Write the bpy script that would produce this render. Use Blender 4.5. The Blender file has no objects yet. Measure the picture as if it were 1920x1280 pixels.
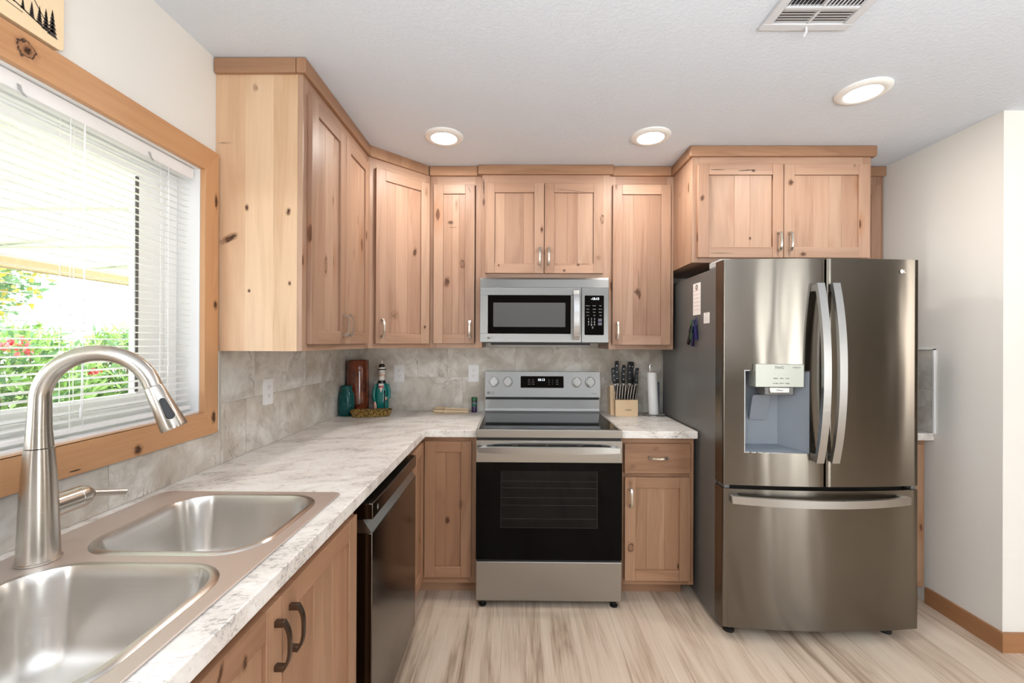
import bpy, bmesh, math, random
from mathutils import Matrix, Vector

# ------------------------------------------------------------------ camera, world, exposure
S = bpy.context.scene
COL = S.collection
PI = math.pi
XL, XR, CEIL = -1.131, 2.202, 2.44

def camera():
    f, D, H, yaw, pitch, roll = 811.87, 2.9396, 1.3842, .0093, .0011, -.0043
    A = Matrix(((math.cos(yaw), math.sin(yaw), 0), (-math.sin(yaw), math.cos(yaw), 0), (0, 0, 1)))
    B = Matrix(((1, 0, 0), (0, math.cos(pitch), math.sin(pitch)), (0, -math.sin(pitch), math.cos(pitch))))
    C = Matrix(((math.cos(roll), 0, -math.sin(roll)), (0, 1, 0), (math.sin(roll), 0, math.cos(roll))))
    R = C @ B @ A
    r, fw, up = R[0], R[1], R[2]
    M = Matrix(((r[0], up[0], -fw[0], 0), (r[1], up[1], -fw[1], -D), (r[2], up[2], -fw[2], H), (0, 0, 0, 1)))
    cd = bpy.data.cameras.new('camera')
    cd.sensor_fit = 'HORIZONTAL'; cd.sensor_width = 36
    cd.lens = f / 1920 * 36
    cd.clip_start = .02; cd.clip_end = 200
    co = bpy.data.objects.new('camera', cd); COL.objects.link(co)
    co.matrix_world = M
    S.camera = co
camera()

W = bpy.data.worlds.new('daylight'); S.world = W; W.use_nodes = True
wb = W.node_tree.nodes['Background']
wb.inputs['Color'].default_value = (.93, .97, 1, 1)
wb.inputs['Strength'].default_value = 13.0
S.view_settings.view_transform = 'Standard'
S.view_settings.look = 'None'
S.view_settings.exposure = 0.3
S.view_settings.gamma = 1
S.cycles.use_denoising = True
S.cycles.max_bounces = 10
S.cycles.diffuse_bounces = 5
S.cycles.glossy_bounces = 4
S.cycles.transmission_bounces = 8
S.cycles.sample_clamp_indirect = 6
S.cycles.caustics_reflective = False
S.cycles.caustics_refractive = False

def area(name, loc, rot, sx, sy, power, col=(1, 1, 1), portal=False, spread=PI):
    l = bpy.data.lights.new(name, 'AREA'); l.shape = 'RECTANGLE'; l.size = sx; l.size_y = sy
    l.energy = power; l.color = col; l.spread = spread
    if portal: l.cycles.is_portal = True
    o = bpy.data.objects.new(name, l); COL.objects.link(o); o.location = loc; o.rotation_euler = rot
    return o
# sky light guided through the kitchen window; the rest are fill lamps added out of view
area('window_portal', (-1.26, -2.025, 1.565), (0, -PI/2, 0), .85, 1.23, 1, portal=True)
for px_, pw_ in ((3.2, .28), (3.75, .16), (4.3, .6)):
    area('rear_band_fill', (px_, -6.56, 1.08), (PI/2, 0, 0), pw_, 2.0, 80*pw_, (.93, .97, .98))  # added lamps before a solid wall, sized for bright bands in the refrigerator
area('left_wall_fill', (-1.08, -4.1, 1.5), (0, -PI/2, 0), 1.2, 1.3, 38, (.92, .965, 1))  # added fill lamp for sink and counter, at a solid stretch of wall
area('side_wall_fill', (4.93, -3.0, 1.55), (0, PI/2, 0), 1.6, .4, 14, (1, .95, .88))  # added lamp on a solid wall, for a stripe in the refrigerator door
area('ceiling_fill', (.9, -4.0, 1.2), (PI, 0, 0), 2.0, 1.6, 106, (.94, .975, 1))  # unseen upward lamp added to brighten the ceiling
def sun():
    l = bpy.data.lights.new('sun', 'SUN'); l.energy = 8; l.angle = .02; l.color = (1, .95, .85)
    o = bpy.data.objects.new('sun', l); COL.objects.link(o)
    o.rotation_euler = (math.radians(-20), math.radians(38), 0)
sun()

# ------------------------------------------------------------------ materials
def lin(r, g, b):
    f = lambda c: (c/255/12.92) if c/255 <= .04045 else ((c/255+.055)/1.055)**2.4
    return (f(r), f(g), f(b), 1)

class NT:
    def __init__(s, name):
        s.m = bpy.data.materials.new(name); s.m.use_nodes = True
        s.t = s.m.node_tree; s.t.nodes.clear()
        s.out = s.n('OutputMaterial'); s.b = s.n('BsdfPrincipled')
        s.l(s.b.outputs[0], s.out.inputs[0])
    def n(s, t, **kw):
        nd = s.t.nodes.new('ShaderNode'+t)
        for k, v in kw.items(): setattr(nd, k, v)
        return nd
    def l(s, a, b): s.t.links.new(a, b)
    def set(s, k, v):
        if hasattr(v, 'is_linked'): s.l(v, s.b.inputs[k])
        else: s.b.inputs[k].default_value = v
    def math(s, op, a, b=None, c=None, clamp=False):
        nd = s.n('Math', operation=op, use_clamp=clamp)
        for i, v in enumerate((a, b, c)):
            if v is None: continue
            if hasattr(v, 'is_linked'): s.l(v, nd.inputs[i])
            else: nd.inputs[i].default_value = v
        return nd.outputs[0]
    def comb(s, x, y, z=0.0):
        nd = s.n('CombineXYZ')
        for i, v in enumerate((x, y, z)):
            if hasattr(v, 'is_linked'): s.l(v, nd.inputs[i])
            else: nd.inputs[i].default_value = v
        return nd.outputs[0]
    def sep(s, v):
        nd = s.n('SeparateXYZ'); s.l(v, nd.inputs[0]); return nd.outputs
    def noise(s, vec, scale=1, detail=3, rough=.5, dist=0):
        nd = s.n('TexNoise'); nd.inputs['Scale'].default_value = scale
        nd.inputs['Detail'].default_value = detail; nd.inputs['Roughness'].default_value = rough
        nd.inputs['Distortion'].default_value = dist
        if vec is not None: s.l(vec, nd.inputs['Vector'])
        return nd.outputs[0]
    def ramp(s, fac, stops, interp='LINEAR'):
        nd = s.n('ValToRGB'); cr = nd.color_ramp; cr.interpolation = interp
        while len(cr.elements) < len(stops): cr.elements.new(.5)
        for e, (p, c) in zip(cr.elements, stops):
            e.position = p; e.color = c if len(c) == 4 else (*c, 1)
        s.l(fac, nd.inputs[0]); return nd.outputs[0]
    def mix(s, fac, a, b, mode='MIX'):
        nd = s.n('Mix', data_type='RGBA', blend_type=mode)
        for i, v in ((0, fac), (6, a), (7, b)):
            if hasattr(v, 'is_linked'): s.l(v, nd.inputs[i])
            else: nd.inputs[i].default_value = v
        return nd.outputs[2]
    def step(s, v, a, b, lo=0.0, hi=1.0):
        nd = s.n('MapRange', interpolation_type='SMOOTHSTEP'); s.l(v, nd.inputs[0])
        for i, x in zip((1, 2, 3, 4), (a, b, lo, hi)): nd.inputs[i].default_value = x
        return nd.outputs[0]
    def bump(s, h, strength=.2, dist=.01):
        nd = s.n('Bump'); nd.inputs['Strength'].default_value = strength; nd.inputs['Distance'].default_value = dist
        s.l(h, nd.inputs['Height']); s.l(nd.outputs[0], s.b.inputs['Normal'])
    def uv(s): return s.n('UVMap', uv_map='UVMap').outputs[0]
    def pos(s): return s.n('NewGeometry').outputs['Position']

def plain(name, rgb, rough=.5, metal=0, spec=.5, **kw):
    t = NT(name); t.set('Base Color', lin(*rgb)); t.set('Roughness', rough); t.set('Metallic', metal)
    t.set('Specular IOR Level', spec)
    for k, v in kw.items(): t.set(k.replace('_', ' '), v)
    return t.m

def emit(name, rgb, strength):
    t = NT(name); t.set('Base Color', lin(*rgb)); t.set('Emission Color', lin(*rgb)); t.set('Emission Strength', strength)
    return t.m

def wood(name, light, dark, knot=.3, rough=.42, pink=(1.0, .93, .9), contrast=1.0):
    t = NT(name)
    u, v, _ = t.sep(t.uv())
    cell = t.math('FLOOR', t.math('DIVIDE', u, 10.0))
    wn = t.n('TexWhiteNoise', noise_dimensions='1D'); t.l(cell, wn.inputs['W'])
    rnd = wn.outputs['Value']; rc = t.sep(wn.outputs['Color'])
    vo = t.n('TexVoronoi', voronoi_dimensions='2D'); vo.inputs['Scale'].default_value = 1
    wob = t.noise(t.comb(t.math('MULTIPLY', u, 40.0), t.math('MULTIPLY', v, 14.0)), 1, 3)
    t.l(t.comb(t.math('MULTIPLY', u, 5.0), t.math('MULTIPLY', v, 2.0)), vo.inputs['Vector'])
    kc = t.sep(vo.outputs['Color'])
    d = t.math('ADD', vo.outputs['Distance'], t.math('MULTIPLY', t.math('SUBTRACT', wob, .5), .09))
    has = t.math('GREATER_THAN', kc[0], 1-knot)
    size = t.math('MULTIPLY_ADD', kc[1], .09, .025)
    rel = t.math('DIVIDE', d, size)
    core = t.math('MULTIPLY', t.step(rel, .45, 1.0, 1, 0), has)
    halo = t.math('MULTIPLY', t.step(rel, .8, 3.6, 1, 0), has)
    uu = t.math('ADD', u, t.math('MULTIPLY', halo, .012))
    fine = t.noise(t.comb(t.math('MULTIPLY', uu, 160.0), t.math('MULTIPLY', v, 5.0), cell), 1, 4, .6)
    broad = t.noise(t.comb(t.math('MULTIPLY', uu, 9.0), t.math('MULTIPLY', v, .9), cell), 1, 3, .5, .6)
    ring = t.math('PINGPONG', t.math('MULTIPLY', broad, 9.0), 1.0)
    ring = t.math('POWER', ring, 2.0)
    fac = t.math('ADD', t.math('MULTIPLY', t.math('SUBTRACT', fine, .5), .5*contrast), t.math('MULTIPLY', ring, .22*contrast))
    fac = t.math('ADD', fac, t.math('MULTIPLY', t.math('SUBTRACT', broad, .5), .9*contrast))
    fac = t.math('ADD', fac, t.math('MULTIPLY', t.math('SUBTRACT', rnd, .5), .42))
    fac = t.math('ADD', fac, .36, clamp=True)
    c = t.mix(fac, lin(*light), lin(*dark))
    c = t.mix(t.math('MULTIPLY', rc[1], .8), c, t.mix(1.0, c, (*pink, 1), 'MULTIPLY'))
    c = t.mix(t.math('MULTIPLY', halo, .42), c, lin(150, 98, 62))
    kn = t.mix(wob, lin(48, 27, 16), lin(120, 75, 45))
    c = t.mix(t.math('MULTIPLY', core, .92), c, kn)
    t.set('Base Color', c); t.set('Roughness', rough); t.set('Specular IOR Level', .35)
    t.bump(fine, .04, .002)
    return t.m

def brushed(name, rgb, rough=.3, aniso=.75, streak=.05, wave=False):
    t = NT(name)
    u, v, _ = t.sep(t.uv())
    n = t.noise(t.comb(t.math('MULTIPLY', u, 2.0), t.math('MULTIPLY', v, 900.0)), 1, 2)
    r = t.math('ADD', t.math('MULTIPLY', t.math('SUBTRACT', n, .5), streak*2), rough)
    c = t.mix(n, (*[x*.94 for x in lin(*rgb)[:3]], 1), lin(*rgb))
    t.set('Base Color', c); t.set('Metallic', 1.0); t.set('Roughness', r); t.set('Anisotropic', aniso); t.set('Anisotropic Rotation', .25)
    if wave: t.bump(t.noise(t.comb(t.math('MULTIPLY', u, 7.0), t.math('MULTIPLY', v, 1.3)), 1, 1), .45, .006)
    tg = t.n('Tangent', direction_type='UV_MAP', uv_map='UVMap'); t.l(tg.outputs[0], t.b.inputs['Tangent'])
    return t.m

def marble():
    t = NT('marble_tile')
    u, v, _ = t.sep(t.uv())
    p = t.comb(u, v, t.math('FLOOR', t.math('DIVIDE', u, 10.0)))
    big = t.noise(p, 2.6, 4, .55, .9)
    mid = t.noise(p, 9, 5, .6, .8)
    base = t.ramp(big, [(.28, lin(184, 174, 160)), (.44, lin(210, 203, 192)), (.56, lin(226, 222, 214)), (.72, lin(238, 236, 231))])
    c = t.mix(t.step(mid, .35, .7), base, t.mix(.5, base, lin(160, 148, 132)))
    w = t.noise(p, 2.6, 6, .62, 2.2)
    vein = t.math('ABSOLUTE', t.math('SUBTRACT', w, .5))
    vm = t.math('MULTIPLY', t.step(vein, .0, .016, 1, 0), t.step(t.noise(p, 5, 2), .52, .68))
    c = t.mix(t.math('MULTIPLY', vm, .55), c, lin(112, 100, 86))
    c = t.mix(t.math('MULTIPLY', t.step(vein, .0, .06, 1, 0), .12), c, lin(120, 106, 90))
    t.set('Base Color', c); t.set('Roughness', .3)
    return t.m

def laminate():
    t = NT('stone_laminate')
    x, y, z = t.sep(t.pos())
    # layered drift running diagonally to the run
    a = t.math('ADD', t.math('MULTIPLY', x, .94), t.math('MULTIPLY', y, .34))
    b = t.math('SUBTRACT', t.math('MULTIPLY', y, .94), t.math('MULTIPLY', x, .34))
    p = t.comb(t.math('MULTIPLY', a, 30.0), t.math('MULTIPLY', b, 95.0), t.math('MULTIPLY', z, 80.0))
    n1 = t.noise(p, 1, 6, .68, 1.0)
    n2 = t.noise(t.comb(t.math('MULTIPLY', a, 5.0), t.math('MULTIPLY', b, 9.0), t.math('MULTIPLY', z, 9.0)), 1, 4, .6, .8)
    n3 = t.noise(t.comb(t.math('MULTIPLY', a, 60.0), t.math('MULTIPLY', b, 120.0), t.math('MULTIPLY', z, 110.0)), 1, 4, .7)
    base = t.ramp(n2, [(.32, lin(214, 206, 198)), (.5, lin(232, 226, 219)), (.66, lin(243, 240, 236))])
    c = t.mix(t.math('MULTIPLY', t.step(n1, .45, .36), .4), base, lin(176, 160, 148))
    m = t.math('MULTIPLY', t.step(n1, .43, .33), t.step(n3, .5, .42))
    c = t.mix(t.math('MULTIPLY', m, .6), c, lin(112, 106, 104))
    m2 = t.math('MULTIPLY', t.step(n2, .52, .40), t.step(n3, .5, .4))
    c = t.mix(t.math('MULTIPLY', m2, .5), c, lin(112, 108, 107))
    t.set('Base Color', c); t.set('Roughness', .32); t.set('Specular IOR Level', .4)
    return t.m

def vinyl():
    t = NT('vinyl_plank')
    x, y, z = t.sep(t.pos())
    br = t.n('TexBrick'); br.offset = .37; br.offset_frequency = 2
    br.inputs['Scale'].default_value = 1; br.inputs['Brick Width'].default_value = 1.22
    br.inputs['Row Height'].default_value = .181; br.inputs['Mortar Size'].default_value = .0012
    br.inputs['Color1'].default_value = (0, 0, 0, 1); br.inputs['Color2'].default_value = (1, 1, 1, 1)
    br.inputs['Mortar'].default_value = (.5, .5, .5, 1); br.inputs['Bias'].default_value = 0
    t.l(t.comb(t.math('ADD', y, 7.3), t.math('ADD', x, .06)), br.inputs['Vector'])
    r = t.sep(br.outputs['Color'])[0]
    rz = t.math('MULTIPLY', r, 37.0)
    broad = t.noise(t.comb(t.math('MULTIPLY', x, 10.0), t.math('MULTIPLY', y, .9), rz), 1, 4, .6, .7)
    fine = t.noise(t.comb(t.math('MULTIPLY', x, 150.0), t.math('MULTIPLY', y, 4.0), rz), 1, 4, .65)
    f = t.math('ADD', t.math('MULTIPLY', broad, .9), t.math('MULTIPLY', fine, .3))
    f = t.math('ADD', f, t.math('MULTIPLY', t.math('SUBTRACT', r, .5), .1))
    c = t.ramp(f, [(.36, lin(134, 112, 94)), (.48, lin(178, 156, 135)), (.59, lin(207, 187, 166)), (.76, lin(217, 200, 180))])
    c = t.mix(t.math('MULTIPLY', br.outputs['Fac'], .35), c, lin(110, 92, 78))
    t.set('Base Color', c); t.set('Roughness', .5); t.set('Specular IOR Level', .35)
    t.bump(fine, .05, .002)
    return t.m

def painted(name, rgb, scale=0, strength=.0, rough=.8):
    t = NT(name); t.set('Base Color', lin(*rgb)); t.set('Roughness', rough); t.set('Specular IOR Level', .25)
    if scale:
        p = t.pos(); n = t.noise(p, scale, 5, .6, .6)
        n2 = t.step(n, .42, .62)
        t.bump(n2, strength, .004)
    return t.m

def glassy(name, rgb, rough=.03, ior=1.45, trans=1.0):
    return plain(name, rgb, rough, Transmission_Weight=trans, IOR=ior)

M = dict(
    wall=painted('wall_paint', (228, 225, 219), 120, .05),
    wall_dark=painted('unseen_wall_dark', (120, 108, 92)),  # walls out of view, toned dark so the refrigerator reflects dark
    ceiling=painted('ceiling_texture', (215, 222, 231), 70, .22, .9),
    floor=vinyl(),
    tile=marble(), grout=plain('grout', (190, 186, 178), .8),
    counter=laminate(),
    alder=wood('knotty_alder', (179, 148, 126), (135, 102, 82), .2),
    alder_lit=wood('alder_lit_panel', (222, 192, 160), (190, 154, 120), .06),  # lighter copy of the alder, window light put into the panel colour
    alder_base=wood('alder_base', (178, 140, 111), (132, 97, 72), .12),
    trim=wood('stained_trim', (212, 164, 120), (178, 128, 88), .05, .4, (1, .96, .92)),
    steel=brushed('brushed_steel', (180, 179, 176), .34, .9),
    steel_fridge=brushed('fridge_steel', (118, 112, 104), .21, .99, .02, wave=True),
    steel_sink=brushed('sink_steel', (222, 218, 213), .3, .85, .05), sink_deck=brushed('sink_deck_steel', (226, 216, 210), .5, .3, .05), steel_mw=brushed('microwave_steel', (136, 135, 133), .32, .9),
    nickel=plain('satin_nickel', (200, 194, 184), .28, 1),
    nickel_dark=plain('dark_pewter', (112, 100, 90), .35, 1),
    chrome=plain('chrome', (225, 225, 225), .12, 1),
    handle=plain('silver_handle', (178, 177, 175), .32, 1),
    dark_steel=brushed('dark_steel', (105, 98, 92), .16, .6, .03),
    grey=plain('grey_enamel', (98, 96, 94), .32),
    grey_mid=plain('grey_plastic', (126, 133, 142), .45, 0, .3),
    black=plain('black_plastic', (14, 14, 15), .4),
    blackglass=plain('black_glass', (4, 4, 5), .05, 0, .22),
    ovenwin=plain('oven_window', (10, 10, 11), .06, 0, .2),
    mwwin=plain('microwave_window', (74, 74, 73), .25),
    white=plain('white_plastic', (236, 236, 236), .4),
    slat=plain('blind_vinyl', (240, 241, 240), .5, Subsurface_Weight=0.0),
    vinylframe=plain('window_vinyl', (250, 250, 250), .4),
    paper=plain('paper', (238, 232, 228), .8),
    red=plain('red_ink', (196, 92, 84), .7),
    ink=plain('dark_ink', (60, 52, 48), .7),
    ash=plain('ash_print', (170, 172, 172), .5),
    led=emit('clock_digits', (225, 235, 240), 1.6),
    lamp=emit('lamp_diffuser', (255, 248, 236), 9.0),
    lamp_trim=plain('lamp_trim', (235, 234, 230), .5),
    glass_pane=None, knob_silver=plain('knob_silver', (205, 205, 203), .22, .55), base_trim=wood('baseboard_wood', (172, 124, 86), (138, 94, 62), 0, .4, (1, .97, .94)), vent_white=plain('register_white', (206, 208, 212), .45), towel=plain('towel_paper', (250, 250, 250), .9),
    patio=painted('patio_ceiling', (184, 191, 178), rough=.7),
    beam=plain('patio_beam', (128, 112, 78), .7),
)

def pane():
    t = NT('window_glass'); t.t.nodes.remove(t.b)
    tr = t.n('BsdfTransparent'); gl = t.n('BsdfGlossy'); gl.inputs['Roughness'].default_value = .02
    mx = t.n('MixShader'); mx.inputs[0].default_value = .05
    t.l(tr.outputs[0], mx.inputs[1]); t.l(gl.outputs[0], mx.inputs[2]); t.l(mx.outputs[0], t.out.inputs[0])
    return t.m
M['glass_pane'] = pane()
def slat_mat():
    t = NT('translucent_slat'); t.t.nodes.remove(t.b)
    d = t.n('BsdfDiffuse'); d.inputs[0].default_value = lin(250, 250, 250)
    tl = t.n('BsdfTranslucent'); tl.inputs[0].default_value = lin(240, 242, 240)
    mx = t.n('MixShader'); mx.inputs[0].default_value = .35
    t.l(d.outputs[0], mx.inputs[1]); t.l(tl.outputs[0], mx.inputs[2]); t.l(mx.outputs[0], t.out.inputs[0])
    return t.m
M['slat'] = slat_mat()

# ------------------------------------------------------------------ mesh building
_board = [0]
rng = random.Random(7)
class MB:
    """collects shapes; one mesh object comes out"""
    def __init__(s, T=None):
        s.v = []; s.f = []; s.uv = []; s.sm = []; s.mi = []; s.T = T or Matrix.Identity(4)
    def face(s, pts, uvs, smooth=False, mi=0):
        i = len(s.v)
        s.v += [s.T @ Vector(p) for p in pts]
        s.f.append(tuple(range(i, i+len(pts)))); s.uv.append(list(uvs)); s.sm.append(smooth); s.mi.append(mi)
    def box(s, x0, x1, y0, y1, z0, z1, grain='z', mi=0):
        _board[0] += 1
        o = (10.0*_board[0]+5, rng.uniform(0, 5))
        if x0 > x1: x0, x1 = x1, x0
        if y0 > y1: y0, y1 = y1, y0
        if z0 > z1: z0, z1 = z1, z0
        P = [(x, y, z) for x in (x0, x1) for y in (y0, y1) for z in (z0, z1)]
        i = len(s.v); s.v += [s.T @ Vector(p) for p in P]
        g = 'xyz'.index(grain)
        for q, n in (((0, 1, 3, 2), 0), ((4, 6, 7, 5), 0), ((0, 4, 5, 1), 1), ((2, 3, 7, 6), 1), ((0, 2, 6, 4), 2), ((1, 5, 7, 3), 2)):
            ax = [a for a in range(3) if a != n]
            if g in ax: va = g; ua = [a for a in ax if a != g][0]
            else: ua, va = ax
            s.f.append(tuple(i+k for k in q))
            s.uv.append([(o[0]+P[k][ua]-x0*0+ (0.37*n), o[1]+P[k][va]) for k in q]); s.sm.append(False); s.mi.append(mi)
        return s
    def prism(s, poly, z0, z1, mi=0, smooth=False):
        """poly: (x, y) counter-clockwise"""
        n = len(poly)
        s.face([(x, y, z1) for x, y in poly], poly, mi=mi)
        s.face([(x, y, z0) for x, y in reversed(poly)], list(reversed(poly)), mi=mi)
        d = 0
        for k in range(n):
            a, b = poly[k], poly[(k+1) % n]
            L = math.dist(a, b)
            s.face([(a[0], a[1], z0), (b[0], b[1], z0), (b[0], b[1], z1), (a[0], a[1], z1)],
                   [(d, z0), (d+L, z0), (d+L, z1), (d, z1)], smooth, mi)
            d += L
        return s
    def grid(s, rows, close=False, smooth=True, mi=0, vclose=False):
        """rows of points -> shared-vertex surface"""
        n = len(rows[0]); i0 = len(s.v)
        for r in rows: s.v += [s.T @ Vector(p) for p in r]
        for a in range(len(rows) if vclose else len(rows)-1):
            a2 = (a+1) % len(rows)
            for b in range(n if close else n-1):
                c = (b+1) % n
                s.f.append((i0+a*n+b, i0+a*n+c, i0+a2*n+c, i0+a2*n+b))
                du = 1/n
                s.uv.append([(b*du, a*.1), ((b+1)*du, a*.1), ((b+1)*du, (a+1)*.1), (b*du, (a+1)*.1)])
                s.sm.append(smooth); s.mi.append(mi)
        return s
    def fan(s, pts, mi=0, flip=False):
        p = list(reversed(pts)) if flip else list(pts)
        s.face(p, [(q[0], q[2]) for q in p], False, mi); return s
    def lathe(s, prof, c=(0, 0, 0), n=32, cap=True, mi=0, axis='z', smooth=True):
        def P(r, h, a):
            x, y = r*math.cos(a), r*math.sin(a)
            q = {'z': (x, y, h), 'y': (x, h, -y), 'x': (h, x, y)}[axis]
            return (c[0]+q[0], c[1]+q[1], c[2]+q[2])
        rows = [[P(r, h, 2*PI*k/n) for k in range(n)] for r, h in prof]
        s.grid(rows, True, smooth, mi)
        if cap:
            s.fan(rows[0], mi, True); s.fan(rows[-1], mi)
        return s
    def tube(s, path, rad, n=16, cap=True, mi=0):
        path = [Vector(p) for p in path]; N = len(path)
        rad = [rad]*N if isinstance(rad, (int, float)) else rad
        t0 = (path[1]-path[0]).normalized()
        u = t0.orthogonal().normalized(); rows = []
        for k in range(N):
            t = (path[min(k+1, N-1)]-path[max(k-1, 0)]).normalized()
            u = (u-t*u.dot(t)).normalized(); w = t.cross(u)
            rows.append([tuple(path[k]+(u*math.cos(2*PI*j/n)+w*math.sin(2*PI*j/n))*rad[k]) for j in range(n)])
        s.grid(rows, True, True, mi)
        if cap: s.fan(rows[0], mi, True); s.fan(rows[-1], mi)
        return s
    def sweep(s, path, wdir, hw, ht, mi=0):
        """flat bar along path: width along wdir, thickness across"""
        path = [Vector(p) for p in path]; N = len(path); wd = Vector(wdir).normalized(); rows = []
        hw = [hw]*N if isinstance(hw, (int, float)) else hw
        ht = [ht]*N if isinstance(ht, (int, float)) else ht
        d = 0; ds = [0]
        for k in range(1, N): d += (path[k]-path[k-1]).length; ds.append(d)
        for k in range(N):
            t = (path[min(k+1, N-1)]-path[max(k-1, 0)]).normalized(); nn = t.cross(wd).normalized()
            rows.append([tuple(path[k]+wd*a*hw[k]+nn*b*ht[k]) for a, b in ((-1, -1), (1, -1), (1, 1), (-1, 1))])
        for k in range(N-1):
            for j in range(4):
                j2 = (j+1) % 4
                s.face([rows[k][j], rows[k][j2], rows[k+1][j2], rows[k+1][j]],
                       [(ds[k], j*.02), (ds[k], j*.02+.02), (ds[k+1], j*.02+.02), (ds[k+1], j*.02)], False, mi)
        s.fan(rows[0], mi, True); s.fan(rows[-1], mi)
        return s

KM = []
def knot_mats():
    for kind in range(4):
        t = NT('wood_'+('knot', 'stain', 'ring_knot', 'crack')[kind])
        u, v, _ = t.sep(t.uv())
        fu, fv = t.math('SUBTRACT', t.math('FRACT', u), .5), t.math('SUBTRACT', t.math('FRACT', v), .5)
        n = t.noise(t.comb(t.math('MULTIPLY', u, 5.0), t.math('MULTIPLY', v, 5.0)), 1, 4, .6)
        n2 = t.noise(t.comb(t.math('MULTIPLY', u, 14.0), t.math('MULTIPLY', v, 4.0)), 1, 3, .6)
        rr = t.math('MULTIPLY', t.math('SQRT', t.math('ADD', t.math('MULTIPLY', fu, fu), t.math('MULTIPLY', fv, fv))), 2.0)
        rr = t.math('ADD', rr, t.math('MULTIPLY', t.math('SUBTRACT', n, .5), .9 if kind < 3 else .5))
        if kind == 0:
            al = t.math('MAXIMUM', t.step(rr, .34, .58, .95, 0), t.step(rr, .5, .95, .38, 0)); c = t.mix(t.step(n2, .4, .6), lin(44, 26, 16), lin(112, 70, 42))
            c = t.mix(t.step(rr, .4, .7), c, lin(150, 100, 66))
        elif kind == 1:
            al = t.math('MULTIPLY', t.step(rr, .1, .9, .5, 0), t.step(n2, .3, .6)); c = t.mix(n, lin(120, 80, 54), lin(160, 112, 80))
        elif kind == 2:
            ring = t.math('ABSOLUTE', t.math('SUBTRACT', rr, .5))
            al = t.math('MAXIMUM', t.step(ring, .02, .11, .9, 0), t.step(rr, .3, .95, .35, 0)); c = t.mix(t.step(ring, .03, .15), lin(66, 40, 26), lin(158, 108, 74))
        else:
            al = t.math('MULTIPLY', t.step(rr, .45, .8, .95, 0), t.step(n2, .34, .5)); c = lin(50, 32, 22)
        t.set('Base Color', c); t.set('Roughness', .55)
        tr = t.n('BsdfTransparent'); mx = t.n('MixShader')
        t.l(al, mx.inputs[0]); t.l(tr.outputs[0], mx.inputs[1]); t.l(t.b.outputs[0], mx.inputs[2]); t.l(mx.outputs[0], t.out.inputs[0])
        KM.append(t.m)
knot_mats()
_kn = [0]
def mark(objs, nrm, pts):
    """knots and cracks of the board itself, laid on the face each point falls on; nrm points out of the face"""
    from mathutils.bvhtree import BVHTree
    nrm = Vector(nrm).normalized(); up = Vector((0, 0, 1)); si = up.cross(nrm).normalized()
    trees = []
    for o in objs:
        base = WM[o.name]
        trees.append((o, base, BVHTree.FromPolygons([base @ q.co for q in o.data.vertices], [tuple(p.vertices) for p in o.data.polygons])))
    add = {}
    for x, y, z, a, b, an, kind in pts:
        best = None
        for o, base, tr in trees:
            h = tr.ray_cast(Vector((x, y, z))+nrm*.06, -nrm, .12)
            if h[0] is not None and (best is None or h[3] < best[0]): best = (h[3], o, base, h[0])
        if best: add.setdefault(best[1].name, (best[1], best[2], []))[2].append((best[3]+nrm*.0003, a, b, an, kind))
    for o, base, lst in add.values():
        me = o.data; inv = base.inverted()
        i0 = len(me.materials)
        for m in KM: me.materials.append(m)
        bm = bmesh.new(); bm.from_mesh(me); uvl = bm.loops.layers.uv['UVMap']
        for p, a, b, an, kind in lst:
            _kn[0] += 1
            ca, sa = math.cos(math.radians(an)), math.sin(math.radians(an))
            e1, e2 = si*ca-up*sa, up*ca+si*sa
            g = 2.1 if kind != 3 else 1.5
            q = [inv @ (p+e1*s1*a*g+e2*s2*b*g) for s1, s2 in ((-1, -1), (1, -1), (1, 1), (-1, 1))]
            f = bm.faces.new([bm.verts.new(v) for v in q]); f.material_index = i0+kind
            for l, (s1, s2) in zip(f.loops, ((0, 0), (1, 0), (1, 1), (0, 1))): l[uvl].uv = (_kn[0]*3+.001+s1*.998, _kn[0]+.001+s2*.998)
        bm.to_mesh(me); bm.free()

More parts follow.
